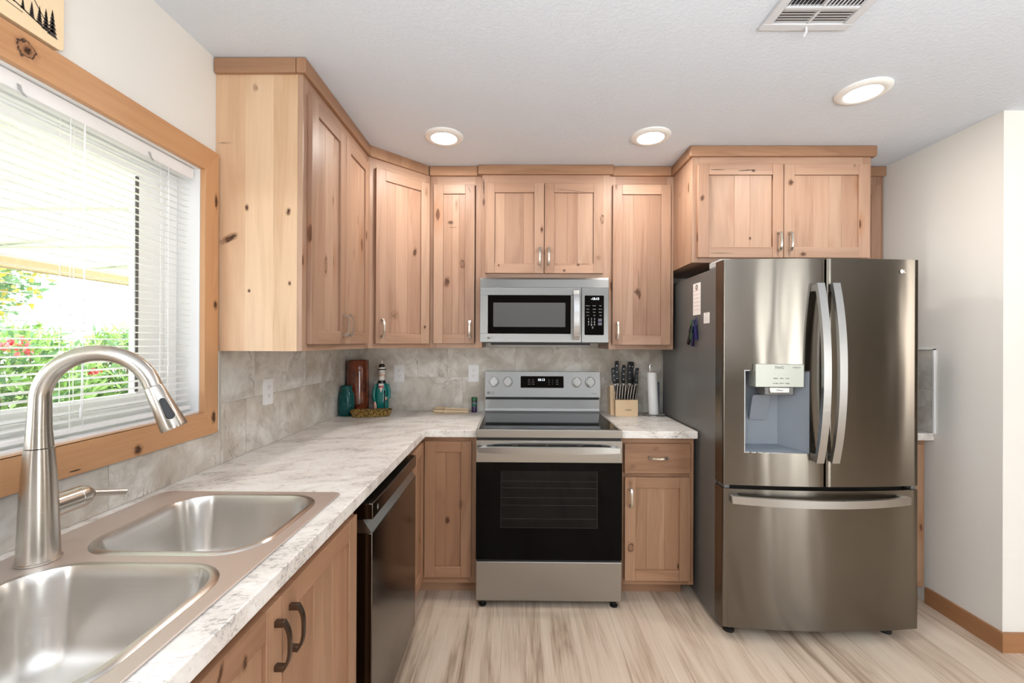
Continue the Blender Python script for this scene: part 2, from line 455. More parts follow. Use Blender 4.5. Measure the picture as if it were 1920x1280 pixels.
WM = {}
def link(o, parent=None, loc=None):
    COL.objects.link(o)
    if parent is not None: o.parent = parent
    return o
def thing(name, label, cat, loc=(0, 0, 0), rotz=0, group=None):
    o = bpy.data.objects.new(name, None); link(o); o.location = loc; o.rotation_euler = (0, 0, rotz)
    o.empty_display_size = .05
    o['label'] = label; o['category'] = cat
    if group: o['group'] = group
    WM[o.name] = Matrix.Translation(loc) @ Matrix.Rotation(rotz, 4, 'Z')
    return o
def tag(o, label, cat, group=None):
    o['label'] = label; o['category'] = cat
    if group: o['group'] = group
    return o
def obj(name, mb, mats, parent=None, world=False, bevel=0, seg=2, weld=False, origin=None, label=None):
    """world=True: mb is in world coordinates although the object has a parent"""
    me = bpy.data.meshes.new(name)
    if not isinstance(mats, (list, tuple)): mats = [mats]
    for m in mats: me.materials.append(M[m] if isinstance(m, str) else m)
    T = Matrix.Identity(4)
    base = WM.get(parent.name, Matrix.Identity(4)) if parent is not None else Matrix.Identity(4)
    if world and parent is not None: T = base.inverted()
    if origin is not None: T = Matrix.Translation(-Vector(origin))
    me.from_pydata([tuple(T @ v) for v in mb.v], [], mb.f)
    uvl = me.uv_layers.new(name='UVMap')
    k = 0
    for p, uvs in zip(me.polygons, mb.uv):
        for q, li in zip(uvs, p.loop_indices): uvl.data[li].uv = q
    me.polygons.foreach_set('use_smooth', mb.sm)
    me.polygons.foreach_set('material_index', mb.mi)
    bm = bmesh.new(); bm.from_mesh(me)
    if weld: bmesh.ops.remove_doubles(bm, verts=bm.verts, dist=1e-5)
    bmesh.ops.recalc_face_normals(bm, faces=bm.faces)
    bm.to_mesh(me); bm.free()
    me.set_sharp_from_angle(angle=math.radians(38))
    me.update()
    o = bpy.data.objects.new(name, me); link(o, parent)
    if origin is not None: o.location = origin
    WM[o.name] = base
    if bevel:
        b = o.modifiers.new('soft_edges', 'BEVEL'); b.width = bevel; b.segments = seg; b.limit_method = 'ANGLE'
        b.angle_limit = math.radians(40)
    if label: o['label'] = label
    return o
def struct(name, mb, mat, bevel=0):
    o = obj(name, mb, mat, bevel=bevel); o['kind'] = 'structure'; return o
def text(name, s, size, T, mat, parent, align='CENTER', ext=.0004, world=True):
    """lettering as a mesh; T places its plane (x = reading direction, z = outward)"""
    cu = bpy.data.curves.new(name, 'FONT'); cu.body = s; cu.size = size; cu.align_x = align; cu.align_y = 'CENTER'; cu.extrude = ext
    tmp = bpy.data.objects.new('tmp_text', cu); COL.objects.link(tmp)
    dg = bpy.context.evaluated_depsgraph_get(); dg.update()
    me = bpy.data.meshes.new_from_object(tmp.evaluated_get(dg))
    bpy.data.objects.remove(tmp); bpy.data.curves.remove(cu)
    base = WM.get(parent.name, Matrix.Identity(4))
    me.transform((base.inverted() @ T) if world else T)
    me.materials.clear(); me.materials.append(M[mat]); me.name = name
    o = bpy.data.objects.new(name, me); link(o, parent); WM[o.name] = base
    return o
def facing(x, y, z, rotz=0.0):
    """plane frame for lettering on a face that looks towards -y (rotz turns it)"""
    return Matrix.Translation((x, y, z)) @ Matrix.Rotation(rotz, 4, 'Z') @ Matrix.Rotation(PI/2, 4, 'X')
def rrect(x0, x1, y0, y1, r, n=8):
    pts = []
    for cx, cy, a in ((x1-r, y0+r, -PI/2), (x1-r, y1-r, 0), (x0+r, y1-r, PI/2), (x0+r, y0+r, PI)):
        for k in range(n+1): pts.append((cx+r*math.cos(a+PI/2*k/n), cy+r*math.sin(a+PI/2*k/n)))
    return pts

# ------------------------------------------------------------------ room shell
WY0, WY1, WZ0, WZ1 = -2.65, -1.40, 1.13, 2.0            # kitchen window opening
b = MB()
X0 = XL-.15
b.box(X0, XL, -6.7, WY0, 0, CEIL).box(X0, XL, WY1, .12, 0, CEIL)
b.box(X0, XL, WY0, WY1, 0, WZ0).box(X0, XL, WY0, WY1, WZ1, CEIL)
struct('wall_left', b, 'wall')
struct('wall_back', MB().box(XL, XR+.12, 0, .12, 0, CEIL), 'wall')
b = MB(); b.prism([(XR, -.962), (5.0, -.962), (5.0, -.842), (XR+.12, -.842), (XR+.12, 0), (XR, 0)], 0, CEIL)
struct('wall_right', b, 'wall')
struct('wall_side', MB().box(5.0, 5.12, -6.7, -.842, 0, CEIL), 'wall_dark')
b = MB().box(XL, 5.0, -6.8, -6.68, 0, CEIL)
struct('wall_rear', b, 'wall_dark')
struct('ceiling', MB().box(X0, 5.12, -6.8, .12, CEIL, CEIL+.1), 'ceiling')
struct('floor', MB().box(X0, 5.12, -6.8, .12, -.1, 0), 'floor')
b = MB().prism([(XR-.015, -.605), (XR-.015, -.977), (5.0, -.977), (5.0, -.962), (XR, -.962), (XR, -.605)], 0, .085)
b.uv = [[(q[1], q[0]) for q in f_] for f_ in b.uv]
struct('baseboard_right', b, 'base_trim', .004)

# tiled splash: every tile a face with its own stone, grout behind
def tiles(name, plane, span, zrows, joints, thick=.008):
    g, t = MB(), MB()
    a0, a1 = span; lo, hi = zrows[0], zrows[-1]
    def put(mb, p0, p1, z0, z1, d0, d1, mi):
        if plane == 'back': mb.box(p0, p1, -d1, -d0, z0, z1, 'z', mi)
        elif plane == 'left': mb.box(XL+d0, XL+d1, p0, p1, z0, z1, 'z', mi)
        else: mb.box(XR-d1, XR-d0, p0, p1, z0, z1, 'z', mi)
    put(t, a0, a1, lo, hi, 0, thick-.002, 1)
    for r in range(len(zrows)-1):
        js = [a0]+[j for j in joints[r] if a0 < j < a1]+[a1]
        for p, q in zip(js, js[1:]):
            put(t, p+.001, q-.001, zrows[r]+.001, zrows[r+1]-.001, .001, thick, 0)
    o = obj(name, t, ['tile', 'grout']); o['kind'] = 'structure'
    return o
HC = .9142
ZR = [HC, 1.1445, 1.35]
lj = [[-3.5, -2.95, -2.35, -1.755, -1.147, -.407], [-3.2, -2.6, -2.0, -1.6, -1.0865, -.635, -.18]]
tiles('backsplash_left', 'left', (-1.3, -.008), ZR, [lj[0], lj[1]])
tiles('backsplash_sill', 'left', (-3.3, -1.3), [HC, 1.0455], [lj[0]])
tiles('backsplash_back', 'back', (XL, .985), ZR, [[-.97, -.36, .25, .86], [-1.06, -.665, -.4618, -.0014, .4433, .9011]])
tiles('backsplash_right', 'right', (-.642, -.008), [HC, 1.14, 1.352], [[-.3], [-.45]])
struct('trim_2', MB().box(XR-.012, XR, -.65, -.642, HC, 1.358).box(XR-.012, XR, -.65, 0, 1.352, 1.358), 'white')

# ------------------------------------------------------------------ window, casing, blind
def casing():
    mb = MB()
    y0, y1, z0, z1 = WY0-.072, -1.3335, 1.0445, 2.0795
    a0, a1, c0, c1 = WY0+.004, -1.404, 1.127, 1.996
    def board(pts, g):
        _board[0] += 1; o = 10.0*_board[0]+5
        def uv(y, z): return (o+(z if g == 'y' else y), (y if g == 'y' else z))
        f = [(XL+.02, y, z) for y, z in pts]; k = [(XL+.0005, y, z) for y, z in pts]
        mb.face(f, [uv(y, z) for y, z in pts]); mb.face(list(reversed(k)), [uv(y, z) for y, z in reversed(pts)])
        for i in range(4):
            j = (i+1) % 4
            mb.face([k[i], k[j], f[j], f[i]], [uv(*pts[i]), uv(*pts[j]), uv(*pts[j]), uv(*pts[i])])
    board([(y0, z1), (y1, z1), (a1, c1), (a0, c1)], 'y')
    board([(y0, z0), (y1, z0), (a1, c0), (a0, c0)], 'y')
    board([(y1, z0), (y1, z1), (a1, c1), (a1, c0)], 'z')
    board([(y0, z0), (y0, z1), (a0, c1), (a0, c0)], 'z')
    o = obj('trim_1', mb, 'trim', weld=True, bevel=.002); o['kind'] = 'structure'
    mark([o], (1, 0, 0), [(-1.1108, -1.351, 1.5157, 0.007, 0.012, 0, 0), (-1.1108, -1.3574, 1.1028, 0.008, 0.016, 0, 0), (-1.1108, -1.6751, 1.0622, 0.01, 0.011, 0, 0), (-1.1108, -1.857, 1.055, 0.002, 0.016, 92, 3), (-1.1108, -1.9713, 2.0416, 0.016, 0.016, 30, 2), (-1.1108, -1.9681, 2.0401, 0.006, 0.008, 30, 0), (-1.1108, -1.349, 1.8983, 0.006, 0.018, 0, 0), (-1.1108, -1.6683, 1.1363, 0.006, 0.01, 80, 1)])
casing()
win = bpy.data.objects.new('window_1', None); link(win); win['kind'] = 'structure'
b = MB()   # white reveal lining and vinyl frame
e = .004
b.box(X0+.01, XL+.0, WY0, WY0+e, WZ0, WZ1).box(X0+.01, XL, WY1-e, WY1, WZ0, WZ1)
b.box(X0+.01, XL, WY0+e, WY1-e, WZ0, WZ0+e).box(X0+.01, XL, WY0+e, WY1-e, WZ1-e, WZ1)
obj('window_reveal', b, 'white', win)
b = MB()
fx0, fx1 = X0+.02, X0+.07
for p, q in ((WY0+e, WY0+.05), (WY1-.05, WY1-e), (-2.06, -2.0)): b.box(fx0, fx1, p, q, WZ0+e, WZ1-e)
b.box(fx0+.001, fx1-.001, WY0+.05, WY1-.05, WZ0+e, WZ0+.05, 'y').box(fx0+.001, fx1-.001, WY0+.05, WY1-.05, WZ1-.05, WZ1-e, 'y')
obj('window_frame', b, 'vinylframe', win, bevel=.003)
b = MB()   # sliding sash on the right half
sx0, sx1 = X0+.035, X0+.06
b.box(sx0, sx1, -1.56, -1.45, WZ0+.05, WZ1-.05).box(sx0, sx1, -2.0, -1.95, WZ0+.05, WZ1-.05)
b.box(sx0, sx1, -1.95, -1.56, WZ0+.05, WZ0+.085, 'y').box(sx0, sx1, -1.95, -1.56, WZ1-.085, WZ1-.05, 'y')
obj('window_sash', b, 'vinylframe', win, bevel=.003)
obj('window_gasket', MB().box(sx1+.0005, sx1+.004, -1.567, -1.556, WZ0+.09, WZ1-.09), 'grey', win)
obj('window_pane', MB().box(X0+.045, X0+.048, WY0+.05, WY1-.05, WZ0+.05, WZ1-.05), 'glass_pane', win)

bl = thing('window_blind', 'white horizontal mini blind with open slats filling the wood-cased window over the sink', 'blind', (XL-.035, -2.025, 1.13))
by0, by1 = WY0+.012, WY1-.012
bx = XL-.032
obj('headrail', MB().box(bx-.014, bx+.016, by0, by1, 1.955, 1.994, 'y'), 'white', bl, True, .003)
b = MB()
zt = 1.94; NS = 37
for k in range(NS):
    z = 1.175+.0212*k
    rows = []
    for j in range(5):
        tt = -1+j*.5
        rows.append([(bx+.0125*tt, y, z+.0016*(1-tt*tt)-.0019*tt) for y in (by0+.006, by1-.006)])
    b.grid(rows, smooth=True)
obj('slats', b, 'slat', bl, True)
obj('bottom_rail', MB().box(bx-.0125, bx+.0125, by0+.004, by1-.004, 1.142, 1.156, 'y'), 'white', bl, True, .003)
for y in (-1.52, -1.80, -1.835, -2.25, -2.53):
    for dx in (-.0132, .0132):
        obj('ladder_cord', MB().tube([(bx+dx, y, 1.15), (bx+dx, y, 1.96)], .0009, 6), 'white', bl, True)
b = MB(); b.tube([(bx+.018, -1.802, 1.955), (bx+.02, -1.803, 1.5), (bx+.02, -1.812, 1.21)], .0012, 6); b.lathe([(.001, 1.21), (.004, 1.2), (.0045, 1.185), (.002, 1.18)], (bx+.02, -1.812, 0), 10)
obj('pull_cord', b, 'white', bl, True)
for y in (-1.60, -1.955):
    obj('valance_clip', MB().sweep([(bx+.017, y, 1.972), (bx+.021, y, 1.958), (bx+.019, y+.012, 1.95)], (0, 1, 0), .004, .0007), 'ash', bl, True)

# wooden plaque hung above the casing
pq = thing('wall_plaque', 'pale wooden plaque burned with a mountain and pine tree scene hanging above the window', 'plaque', (XL, -2.1, 2.084))
P0, P1, Q0, Q1 = -2.42, -1.892, 2.086, 2.33
b = MB()
n = 5; yy = [P0+(P1-P0)*k/n for k in range(n+1)]
pl = rrect(P0, P1, Q0, Q1, .012, 4)
_board[0] += 1; ob = 10.0*_board[0]+5
b.face([(XL+.022, y, z) for y, z in pl], [(ob+z, y) for y, z in pl]); b.face([(XL+.001, y, z) for y, z in reversed(pl)], [(ob+z, y) for y, z in reversed(pl)])
b.grid([[(XL+.001, y, z) for y, z in pl], [(XL+.022, y, z) for y, z in pl]], True, False)
M['maple'] = wood('pale_maple', (240, 218, 182), (224, 196, 156), 0, .5, (1, .97, .94), .5)
obj('board', b, 'maple', pq, True)
b = MB(); xx = XL+.0224
def stroke(pts, w=.0012):
    for (a, c), (d, f) in zip(pts, pts[1:]):
        L = math.hypot(d-a, f-c) or 1; nx, ny = -(f-c)/L*w, (d-a)/L*w
        q = [(a+nx, c+ny), (d+nx, f+ny), (d-nx, f-ny), (a-nx, c-ny)]
        b.face([(xx, y, z) for y, z in q], q)
def pine(y, z, h):
    for k in range(6):
        w = h*.2*(1-k/7); zz = z+h*k/6.5
        q = [(y-w, zz), (y+w, zz-.001), (y, zz+h*.28)]
        b.face([(xx, a, c) for a, c in q], q)
stroke([(-2.40, 2.15), (-2.3, 2.26), (-2.25, 2.20), (-2.16, 2.30), (-2.08, 2.20), (-2.04, 2.25), (-1.985, 2.165), (-1.965, 2.175), (-1.935, 2.135)])
stroke([(-2.40, 2.12), (-2.2, 2.155), (-2.06, 2.145), (-1.99, 2.13), (-1.93, 2.112)], .0016)
stroke([(-2.3, 2.11), (-2.1, 2.128), (-1.98, 2.118)], .0009)
stroke([(-2.16, 2.30), (-2.13, 2.22), (-2.15, 2.19)]); stroke([(-2.04, 2.25), (-2.03, 2.2), (-2.05, 2.17)])
for y, z, h in ((-1.918, 2.108, .062), (-1.932, 2.112, .05), (-1.946, 2.118, .04), (-1.962, 2.122, .034), (-1.98, 2.126, .026), (-2.0, 2.13, .022), (-2.03, 2.136, .03), (-2.06, 2.14, .04), (-2.09, 2.143, .05), (-2.12, 2.145, .04), (-2.2, 2.15, .05)): pine(y, z, h)
obj('burned_drawing', b, 'ink', pq, True)

# ------------------------------------------------------------------ cabinets
DT = .02
def shaker(w, h, st=.057, grain='z', n=3):
    """shaker door, x 0..w, z 0..h, back at y 0, front at y -DT"""
    mb = MB()
    mb.box(0, st, -DT, 0, 0, h).box(w-st, w, -DT, 0, 0, h)
    mb.box(st, w-st, -DT+.0003, 0, 0, st, 'x').box(st, w-st, -DT+.0003, 0, h-st, h, 'x')
    xs = [st]+sorted(st+(w-2*st)*(k+rng.uniform(-.25, .25))/n for k in range(1, n))+[w-st]
    for p, q in zip(xs, xs[1:]): mb.box(p, q, -DT+.009, -.003, st, h-st)
    return mb
def shift(mb, x, y, z, rz=0):
    T = Matrix.Translation((x, y, z)) @ Matrix.Rotation(rz, 4, 'Z')
    mb.v = [T @ v for v in mb.v]; return mb
def pull(L=.1, r=.0, vertical=True):
    """arched bar pull centred on the origin, standing out towards -y"""
    mb = MB()
    pts, hw = [], []
    for k in range(13):
        t = -1+k/6
        pts.append((0, -.030+.014*t*t*abs(t), L/2*t)); hw.append(.0046+.0016*t*t)
    mb.sweep(pts, (1, 0, 0), hw, .0028)
    for sg in (-1, 1): mb.box(-.006, .006, -.02, 0, sg*(L/2-.011), sg*(L/2+.001))
    if not vertical: mb.v = [Matrix.Rotation(PI/2, 4, 'Y') @ v for v in mb.v]
    return mb
def door(parent, x, z, w, h, hx=None, hz=None, mat='alder', hm='nickel', y=0, n=3, rz=0, hl=.1):
    d = obj('door', shift(shaker(w, h, n=n), x, y, z, rz), mat, parent, bevel=.0016)
    if hx is not None:
        px, py = math.cos(rz)*hx+math.sin(rz)*DT, math.sin(rz)*hx-math.cos(rz)*DT
        obj('handle', shift(pull(hl), x+px, y+py, z+hz, rz), hm, d, bevel=.001)
    return d
ZB, ZT, ZC = 1.346, 2.386, CEIL-.0005
def carcass(w, d, z0, z1, y0=.0005):
    """closed box behind the face frame"""
    return MB().box(0, w, .019, d-.001, z0, z1)
def frame(w, z0, z1, st=.04, top=.06, bot=.035, mids=()):
    mb = MB()
    mb.box(0, st, 0, .019, z0, z1).box(w-st, w, 0, .019, z0, z1)
    mb.box(st, w-st, .0004, .019, z0, z0+bot, 'x').box(st, w-st, .0004, .019, z1-top, z1, 'x')
    for m in mids: mb.box(m-.02, m+.02, .0006, .019, z0+bot, z1-top)
    return mb
def crown(mb, x0, x1, y0=-.017, y1=.02, z0=ZT-.004):
    mb.box(x0, x1, y0, y1, z0, ZC, 'x'); return mb
GU = 'knotty alder wall cabinets'

# left wall cabinet, two doors, facing into the room from the window wall
c = thing('wall_cabinet', 'two-door knotty alder wall cabinet beside the window, its side panel toned as window-lit, towards the sink', 'cabinet', (XL+.3285, -1.3255, 0), PI/2, GU)
w = .713
mb = MB()
for p, q in zip((.019, .11, .215, .3275), (.11, .215, .3275)): mb.box(0, .018, p, q, ZB, ZT)
sp_ = obj('side_panel', mb, 'alder_lit', c)
mark([sp_], (0, -1, 0), [(-1.0114, -1.3255, 1.8838, 0.005, 0.009, 0, 0), (-0.8545, -1.3255, 1.868, 0.006, 0.01, 10, 0), (-1.0772, -1.3255, 1.7676, 0.009, 0.024, 62, 0), (-1.0017, -1.3255, 1.5717, 0.004, 0.005, 0, 0), (-0.8492, -1.3255, 1.6002, 0.004, 0.006, 0, 0), (-0.9814, -1.3255, 2.3341, 0.008, 0.012, 0, 1), (-1.0971, -1.3255, 2.1259, 0.003, 0.02, 90, 1)])
obj('carcass', MB().box(.0185, w, .0195, .3275, ZB+.004, ZT), 'alder', c)
obj('face_frame', frame(w, ZB, ZT, mids=(.366,)), 'alder', c, bevel=.001)
dd = [door(c, .035, 1.372, .329, .956, .305, .085), door(c, .368, 1.372, .315, .956, .022, .085)]
mark(dd, (1, 0, 0), [(-0.7915, -1.148, 1.6998, 0.009, 0.03, 0, 2), (-0.7915, -0.6879, 1.9372, 0.007, 0.018, 0, 0), (-0.7915, -0.7876, 1.9872, 0.006, 0.02, 0, 1), (-0.7915, -0.8353, 1.8151, 0.006, 0.022, 0, 1), (-0.7915, -0.926, 1.6196, 0.003, 0.03, 0, 1)])
mb = crown(MB(), -.0165, w+.006); mb.box(-.0165, .004, .0205, .3275, ZT-.004, ZC, 'y')
obj('crown_moulding', mb, 'alder_base', c, bevel=.005)

# diagonal corner wall cabinet
c = thing('wall_cabinet', 'single-door knotty alder wall cabinet set diagonally across the corner', 'cabinet', (XL+.3285, -.61, 0), PI/4, GU)
L = .2815*math.sqrt(2)
inv = WM[c.name].inverted()
mb = MB(inv)
mb.prism([(XL+.001, -.001), (XL+.001, -.6095), (XL+.328, -.6095), (XL+.3285+.01, -.6095+.0235), (XL+.61-.0235, -.3285+.01-.0005+.0095), (XL+.6095, -.328), (XL+.6095, -.001)], ZB+.002, ZT)
obj('carcass', mb, 'alder', c)
mb = MB().box(.0, .045, 0, .014, ZB, ZT).box(L-.03, L, 0, .014, ZB, ZT)
mb.box(.045, L-.03, .0004, .014, ZB, ZB+.035, 'x').box(.045, L-.03, .0004, .014, ZT-.06, ZT, 'x')
obj('face_frame', mb, 'alder', c, bevel=.001)
dd = [door(c, .038, 1.372, L-.038-.018, .956, .035, .085)]
mark(dd, (1, -1, 0), [(-0.5928, -0.4159, 1.9049, .009, .018, 15, 0), (-0.5426, -0.3656, 2.2714, .008, .022, 0, 1), (-0.5474, -0.3705, 1.4704, .006, .008, 0, 0), (-0.6842, -0.5072, 1.5342, .02, .02, 0, 1)])
mb = MB(inv)
A, B_ = (XL+.3285+.0172, -.6165), (XL+.61-.0065, -.3285-.0172)
mb.prism([A, B_, (B_[0]-.03, B_[1]+.05), (A[0]-.05, A[1]+.03)], ZT-.004, ZC)
obj('crown_moulding', mb, 'alder_base', c, bevel=.005)

# narrow cabinet
c = thing('wall_cabinet', 'narrow single-door knotty alder wall cabinet between the corner cabinet and the microwave', 'cabinet', (XL+.6105, -.3285, 0), 0, GU)
w = -.2055-(XL+.6105)
obj('carcass', carcass(w, .3285, ZB+.002, ZT), 'alder', c)
obj('face_frame', frame(w, ZB, ZT), 'alder', c, bevel=.001)
dd = [door(c, .0235, 1.374, .246, .954, .246-.026, .085)]
mark(dd, (0, -1, 0), [(-0.4169, -0.3405, 1.7413, 0.012, 0.022, 10, 0), (-0.3243, -0.3405, 1.8506, 0.01, 0.02, -10, 2), (-0.396, -0.3405, 2.1006, 0.012, 0.008, 0, 0), (-0.3831, -0.3405, 2.0717, 0.0016, 0.024, 90, 3), (-0.3612, -0.3405, 2.2033, 0.008, 0.03, 0, 1), (-0.283, -0.3405, 2.294, 0.0018, 0.02, -25, 3)])
obj('crown_moulding', crown(MB(), -.004, w-.0275), 'alder_base', c, bevel=.005)

# cabinet over the microwave
c = thing('wall_cabinet', 'short two-door knotty alder wall cabinet directly above the microwave', 'cabinet', (-.205, -.35, 0), 0, GU)
w = .7615
obj('carcass', carcass(w, .35, 1.764, ZT), 'alder', c)
dd = [obj('face_frame', frame(w, 1.763, ZT, mids=(.37,)), 'alder', c, bevel=.001), door(c, .018, 1.793, .3495, .536, .3495-.025, .1), door(c, .3715, 1.793, .3475, .536, .025, .1)]
mark(dd, (0, -1, 0), [(-0.197, -0.3505, 2.3121, 0.0035, 0.05, 0, 3), (-0.197, -0.3505, 2.2227, 0.005, 0.02, 0, 0), (0.150, -0.3705, 2.0521, 0.006, 0.014, 0, 0), (-0.105, -0.3705, 1.8394, 0.004, 0.005, 0, 0), (0.3661, -0.3705, 1.8438, 0.006, 0.006, 0, 0), (0.4039, -0.3705, 1.8471, 0.0012, 0.03, 90, 3), (0.2841, -0.3705, 1.8088, 0.006, 0.006, 0, 0), (0.2334, -0.3705, 1.8467, 0.005, 0.005, 0, 1), (0.4858, -0.3705, 1.8852, 0.01, 0.014, 0, 1), (0.507, -0.3705, 2.1128, 0.008, 0.022, 0, 2), (0.3264, -0.3705, 2.2833, 0.0012, 0.1, 96, 3)])
obj('crown_moulding', crown(MB(), -.026, w+.02), 'alder_base', c, bevel=.005)

# cabinet right of the microwave
c = thing('wall_cabinet', 'single-door knotty alder wall cabinet between the microwave and the refrigerator', 'cabinet', (.557, -.3285, 0), 0, GU)
w = .9435-.557
obj('carcass', carcass(w, .3285, ZB+.002-.004, ZT), 'alder', c)
obj('face_frame', frame(w, ZB-.004, ZT), 'alder', c, bevel=.001)
dd = [door(c, .0185, 1.370, .346, .956, .028, .085)]
mark(dd, (0, -1, 0), [(0.725, -0.3405, 1.6873, 0.007, 0.016, 0, 0), (0.7378, -0.3405, 1.6713, 0.006, 0.02, 0, 0), (0.7311, -0.3405, 1.7671, 0.0016, 0.06, 0, 3), (0.7123, -0.3405, 1.6872, 0.006, 0.007, 0, 2)])
obj('crown_moulding', crown(MB(), .0205, w-.0165), 'alder_base', c, bevel=.005)

# deep cabinet over the refrigerator
c = thing('wall_cabinet', 'deep two-door knotty alder cabinet above the refrigerator', 'cabinet', (.944, -.602, 0), 0, GU)
w = 1.898-.944
mb = MB()
for p, q in zip((.019, .14, .29, .45, .601), (.14, .29, .45, .601)): mb.box(0, .018, p, q, 1.816, ZT)
sp_ = obj('side_panel', mb, 'alder', c)
mark([sp_], (-1, 0, 0), [(0.944, -0.553, 2.2348, 0.006, 0.02, 0, 0), (0.944, -0.4291, 2.2388, 0.005, 0.012, 0, 1)])
obj('carcass', MB().box(.0185, w, .0195, .601, 1.818, ZT), 'alder', c)
obj('face_frame', frame(w, 1.815, ZT, bot=.03, mids=(.479,)), 'alder', c, bevel=.001)
dd = [door(c, .024, 1.839, .453, .499, .453-.027, .085, n=3), door(c, .4805, 1.839, .4525, .499, .027, .085, n=4)]
mark(dd, (0, -1, 0), [(0.9904, -0.6225, 2.156, 0.008, 0.012, 15, 0), (1.0719, -0.6225, 2.3069, 0.0022, 0.04, 90, 3), (1.2247, -0.6225, 2.3041, 0.003, 0.045, 86, 3), (1.2614, -0.6225, 2.3013, 0.008, 0.005, 0, 0), (1.4593, -0.6225, 2.2389, 0.01, 0.012, 0, 0), (1.2486, -0.6225, 1.9432, 0.005, 0.006, 0, 0), (1.5256, -0.6225, 1.858, 0.012, 0.008, 0, 0), (1.0905, -0.6225, 1.8633, 0.0014, 0.055, 90, 3), (1.7971, -0.6225, 2.33, 0.006, 0.008, 0, 1)])
mb = crown(MB(), -.0165, w+.022); mb.box(-.0165, .004, .0205, .2755, ZT-.004, ZC, 'y'); mb.box(w-.004, w+.022, .0205, .25, ZT-.004, ZC, 'y')
obj('crown_moulding', mb, 'alder_base', c, bevel=.005)

# shallow cabinet on the far side of the refrigerator
c = thing('wall_cabinet', 'sliver of a knotty alder wall cabinet in the corner right behind the refrigerator cabinet', 'cabinet', (1.9, -.3285, 0), 0, GU)
w = XR-.008-1.9
obj('carcass', carcass(w, .3285, ZB, ZT), 'alder', c)
obj('face_frame', frame(w, ZB, ZT), 'alder', c, bevel=.001)
door(c, .02, 1.372, w-.05, .956)
obj('crown_moulding', crown(MB(), .024, w+.006), 'alder_base', c, bevel=.005)

# base cabinets
XF = -.509
GB = 'knotty alder base cabinets'
c = thing('base_cabinet', 'two-door knotty alder base cabinet under the sink', 'cabinet', (XF, -2.5, 0), PI/2, GB)
w = .918
mb = MB().box(0, w, .0195, .62, .09, .66); mb.box(0, w, .0195, .03, .66, .874, 'x'); mb.box(0, .018, .03, .62, .66, .874); mb.box(w-.018, w, .03, .62, .66, .874)
obj('carcass', mb, 'alder_base', c)
obj('face_frame', frame(w, .09, .875, top=.04), 'alder_base', c, bevel=.001)
dd = [door(c, .04, .1226, .4275, .728, .4275-.026, .64, 'alder_base', 'nickel_dark'), door(c, .4705, .1226, .4245, .728, .028, .64, 'alder_base', 'nickel_dark')]
mark(dd, (1, 0, 0), [(-0.4885, -2.2235, 0.8304, 0.004, 0.012, 20, 0), (-0.4885, -2.158, 0.7996, 0.005, 0.01, 0, 0)])
obj('toe_kick', MB().box(0, w, .075, .093, 0, .089, 'x'), 'alder_base', c)
# more of the run towards the camera, under the same worktop
c = thing('base_cabinet', 'knotty alder base cabinet at the near end of the run left of the camera', 'cabinet', (XF, -3.3, 0), PI/2, GB)
w = .798
obj('carcass', MB().box(0, w, .0195, .62, .09, .874), 'alder_base', c)
obj('face_frame', frame(w, .09, .875, top=.04), 'alder_base', c, bevel=.001)
door(c, .04, .1226, .355, .728, .33, .64, 'alder_base', 'nickel_dark')
door(c, .4, .1226, .355, .728, .026, .64, 'alder_base', 'nickel_dark')
obj('toe_kick', MB().box(0, w, .075, .093, 0, .089, 'x'), 'alder_base', c)

c = thing('base_cabinet', 'knotty alder corner base cabinet with a door on each leg between dishwasher and range', 'cabinet', (XF, -.605, 0), 0, GB)
mb = MB(WM[c.name].inverted())
mb.box(XL+.002, XF-.0195, -.903, -.002, .09, .874).box(XF-.019, -.2085, -.5855, -.002, .09, .874)
obj('carcass', mb, 'alder_base', c)
mb = MB(WM[c.name].inverted())
mb.box(-.243, -.2075, -.605, -.586, .085, .875).box(XF, -.243, -.6046, -.586, .835, .875, 'x').box(XF, -.243, -.6046, -.586, .085, .14, 'x').box(XF, -.47, -.6044, -.586, .14, .835)
mb.box(XF-.019, XF, -.903, -.87, .085, .875).box(XF-.019, XF-.0004, -.87, -.606, .835, .875, 'y').box(XF-.019, XF-.0004, -.87, -.606, .085, .14, 'y')
obj('face_frame', mb, 'alder_base', c, bevel=.001)
mark([door(c, .021, .1226, .2525, .728, mat='alder_base', n=2)], (0, -1, 0), [(-0.3641, -0.6165, 0.4258, 0.009, 0.014, 0, 0), (-0.2899, -0.6165, 0.5122, 0.012, 0.02, 0, 1)])
door(c, 0, .1226, .238, .728, mat='alder_base', y=-.266, rz=PI/2, n=2)
mb = MB(WM[c.name].inverted()); mb.box(-.58, -.2085, -.53, -.512, 0, .084, 'x').box(-.598, -.58, -.9, -.512, 0, .084, 'y')
obj('toe_kick', mb, 'alder_base', c)

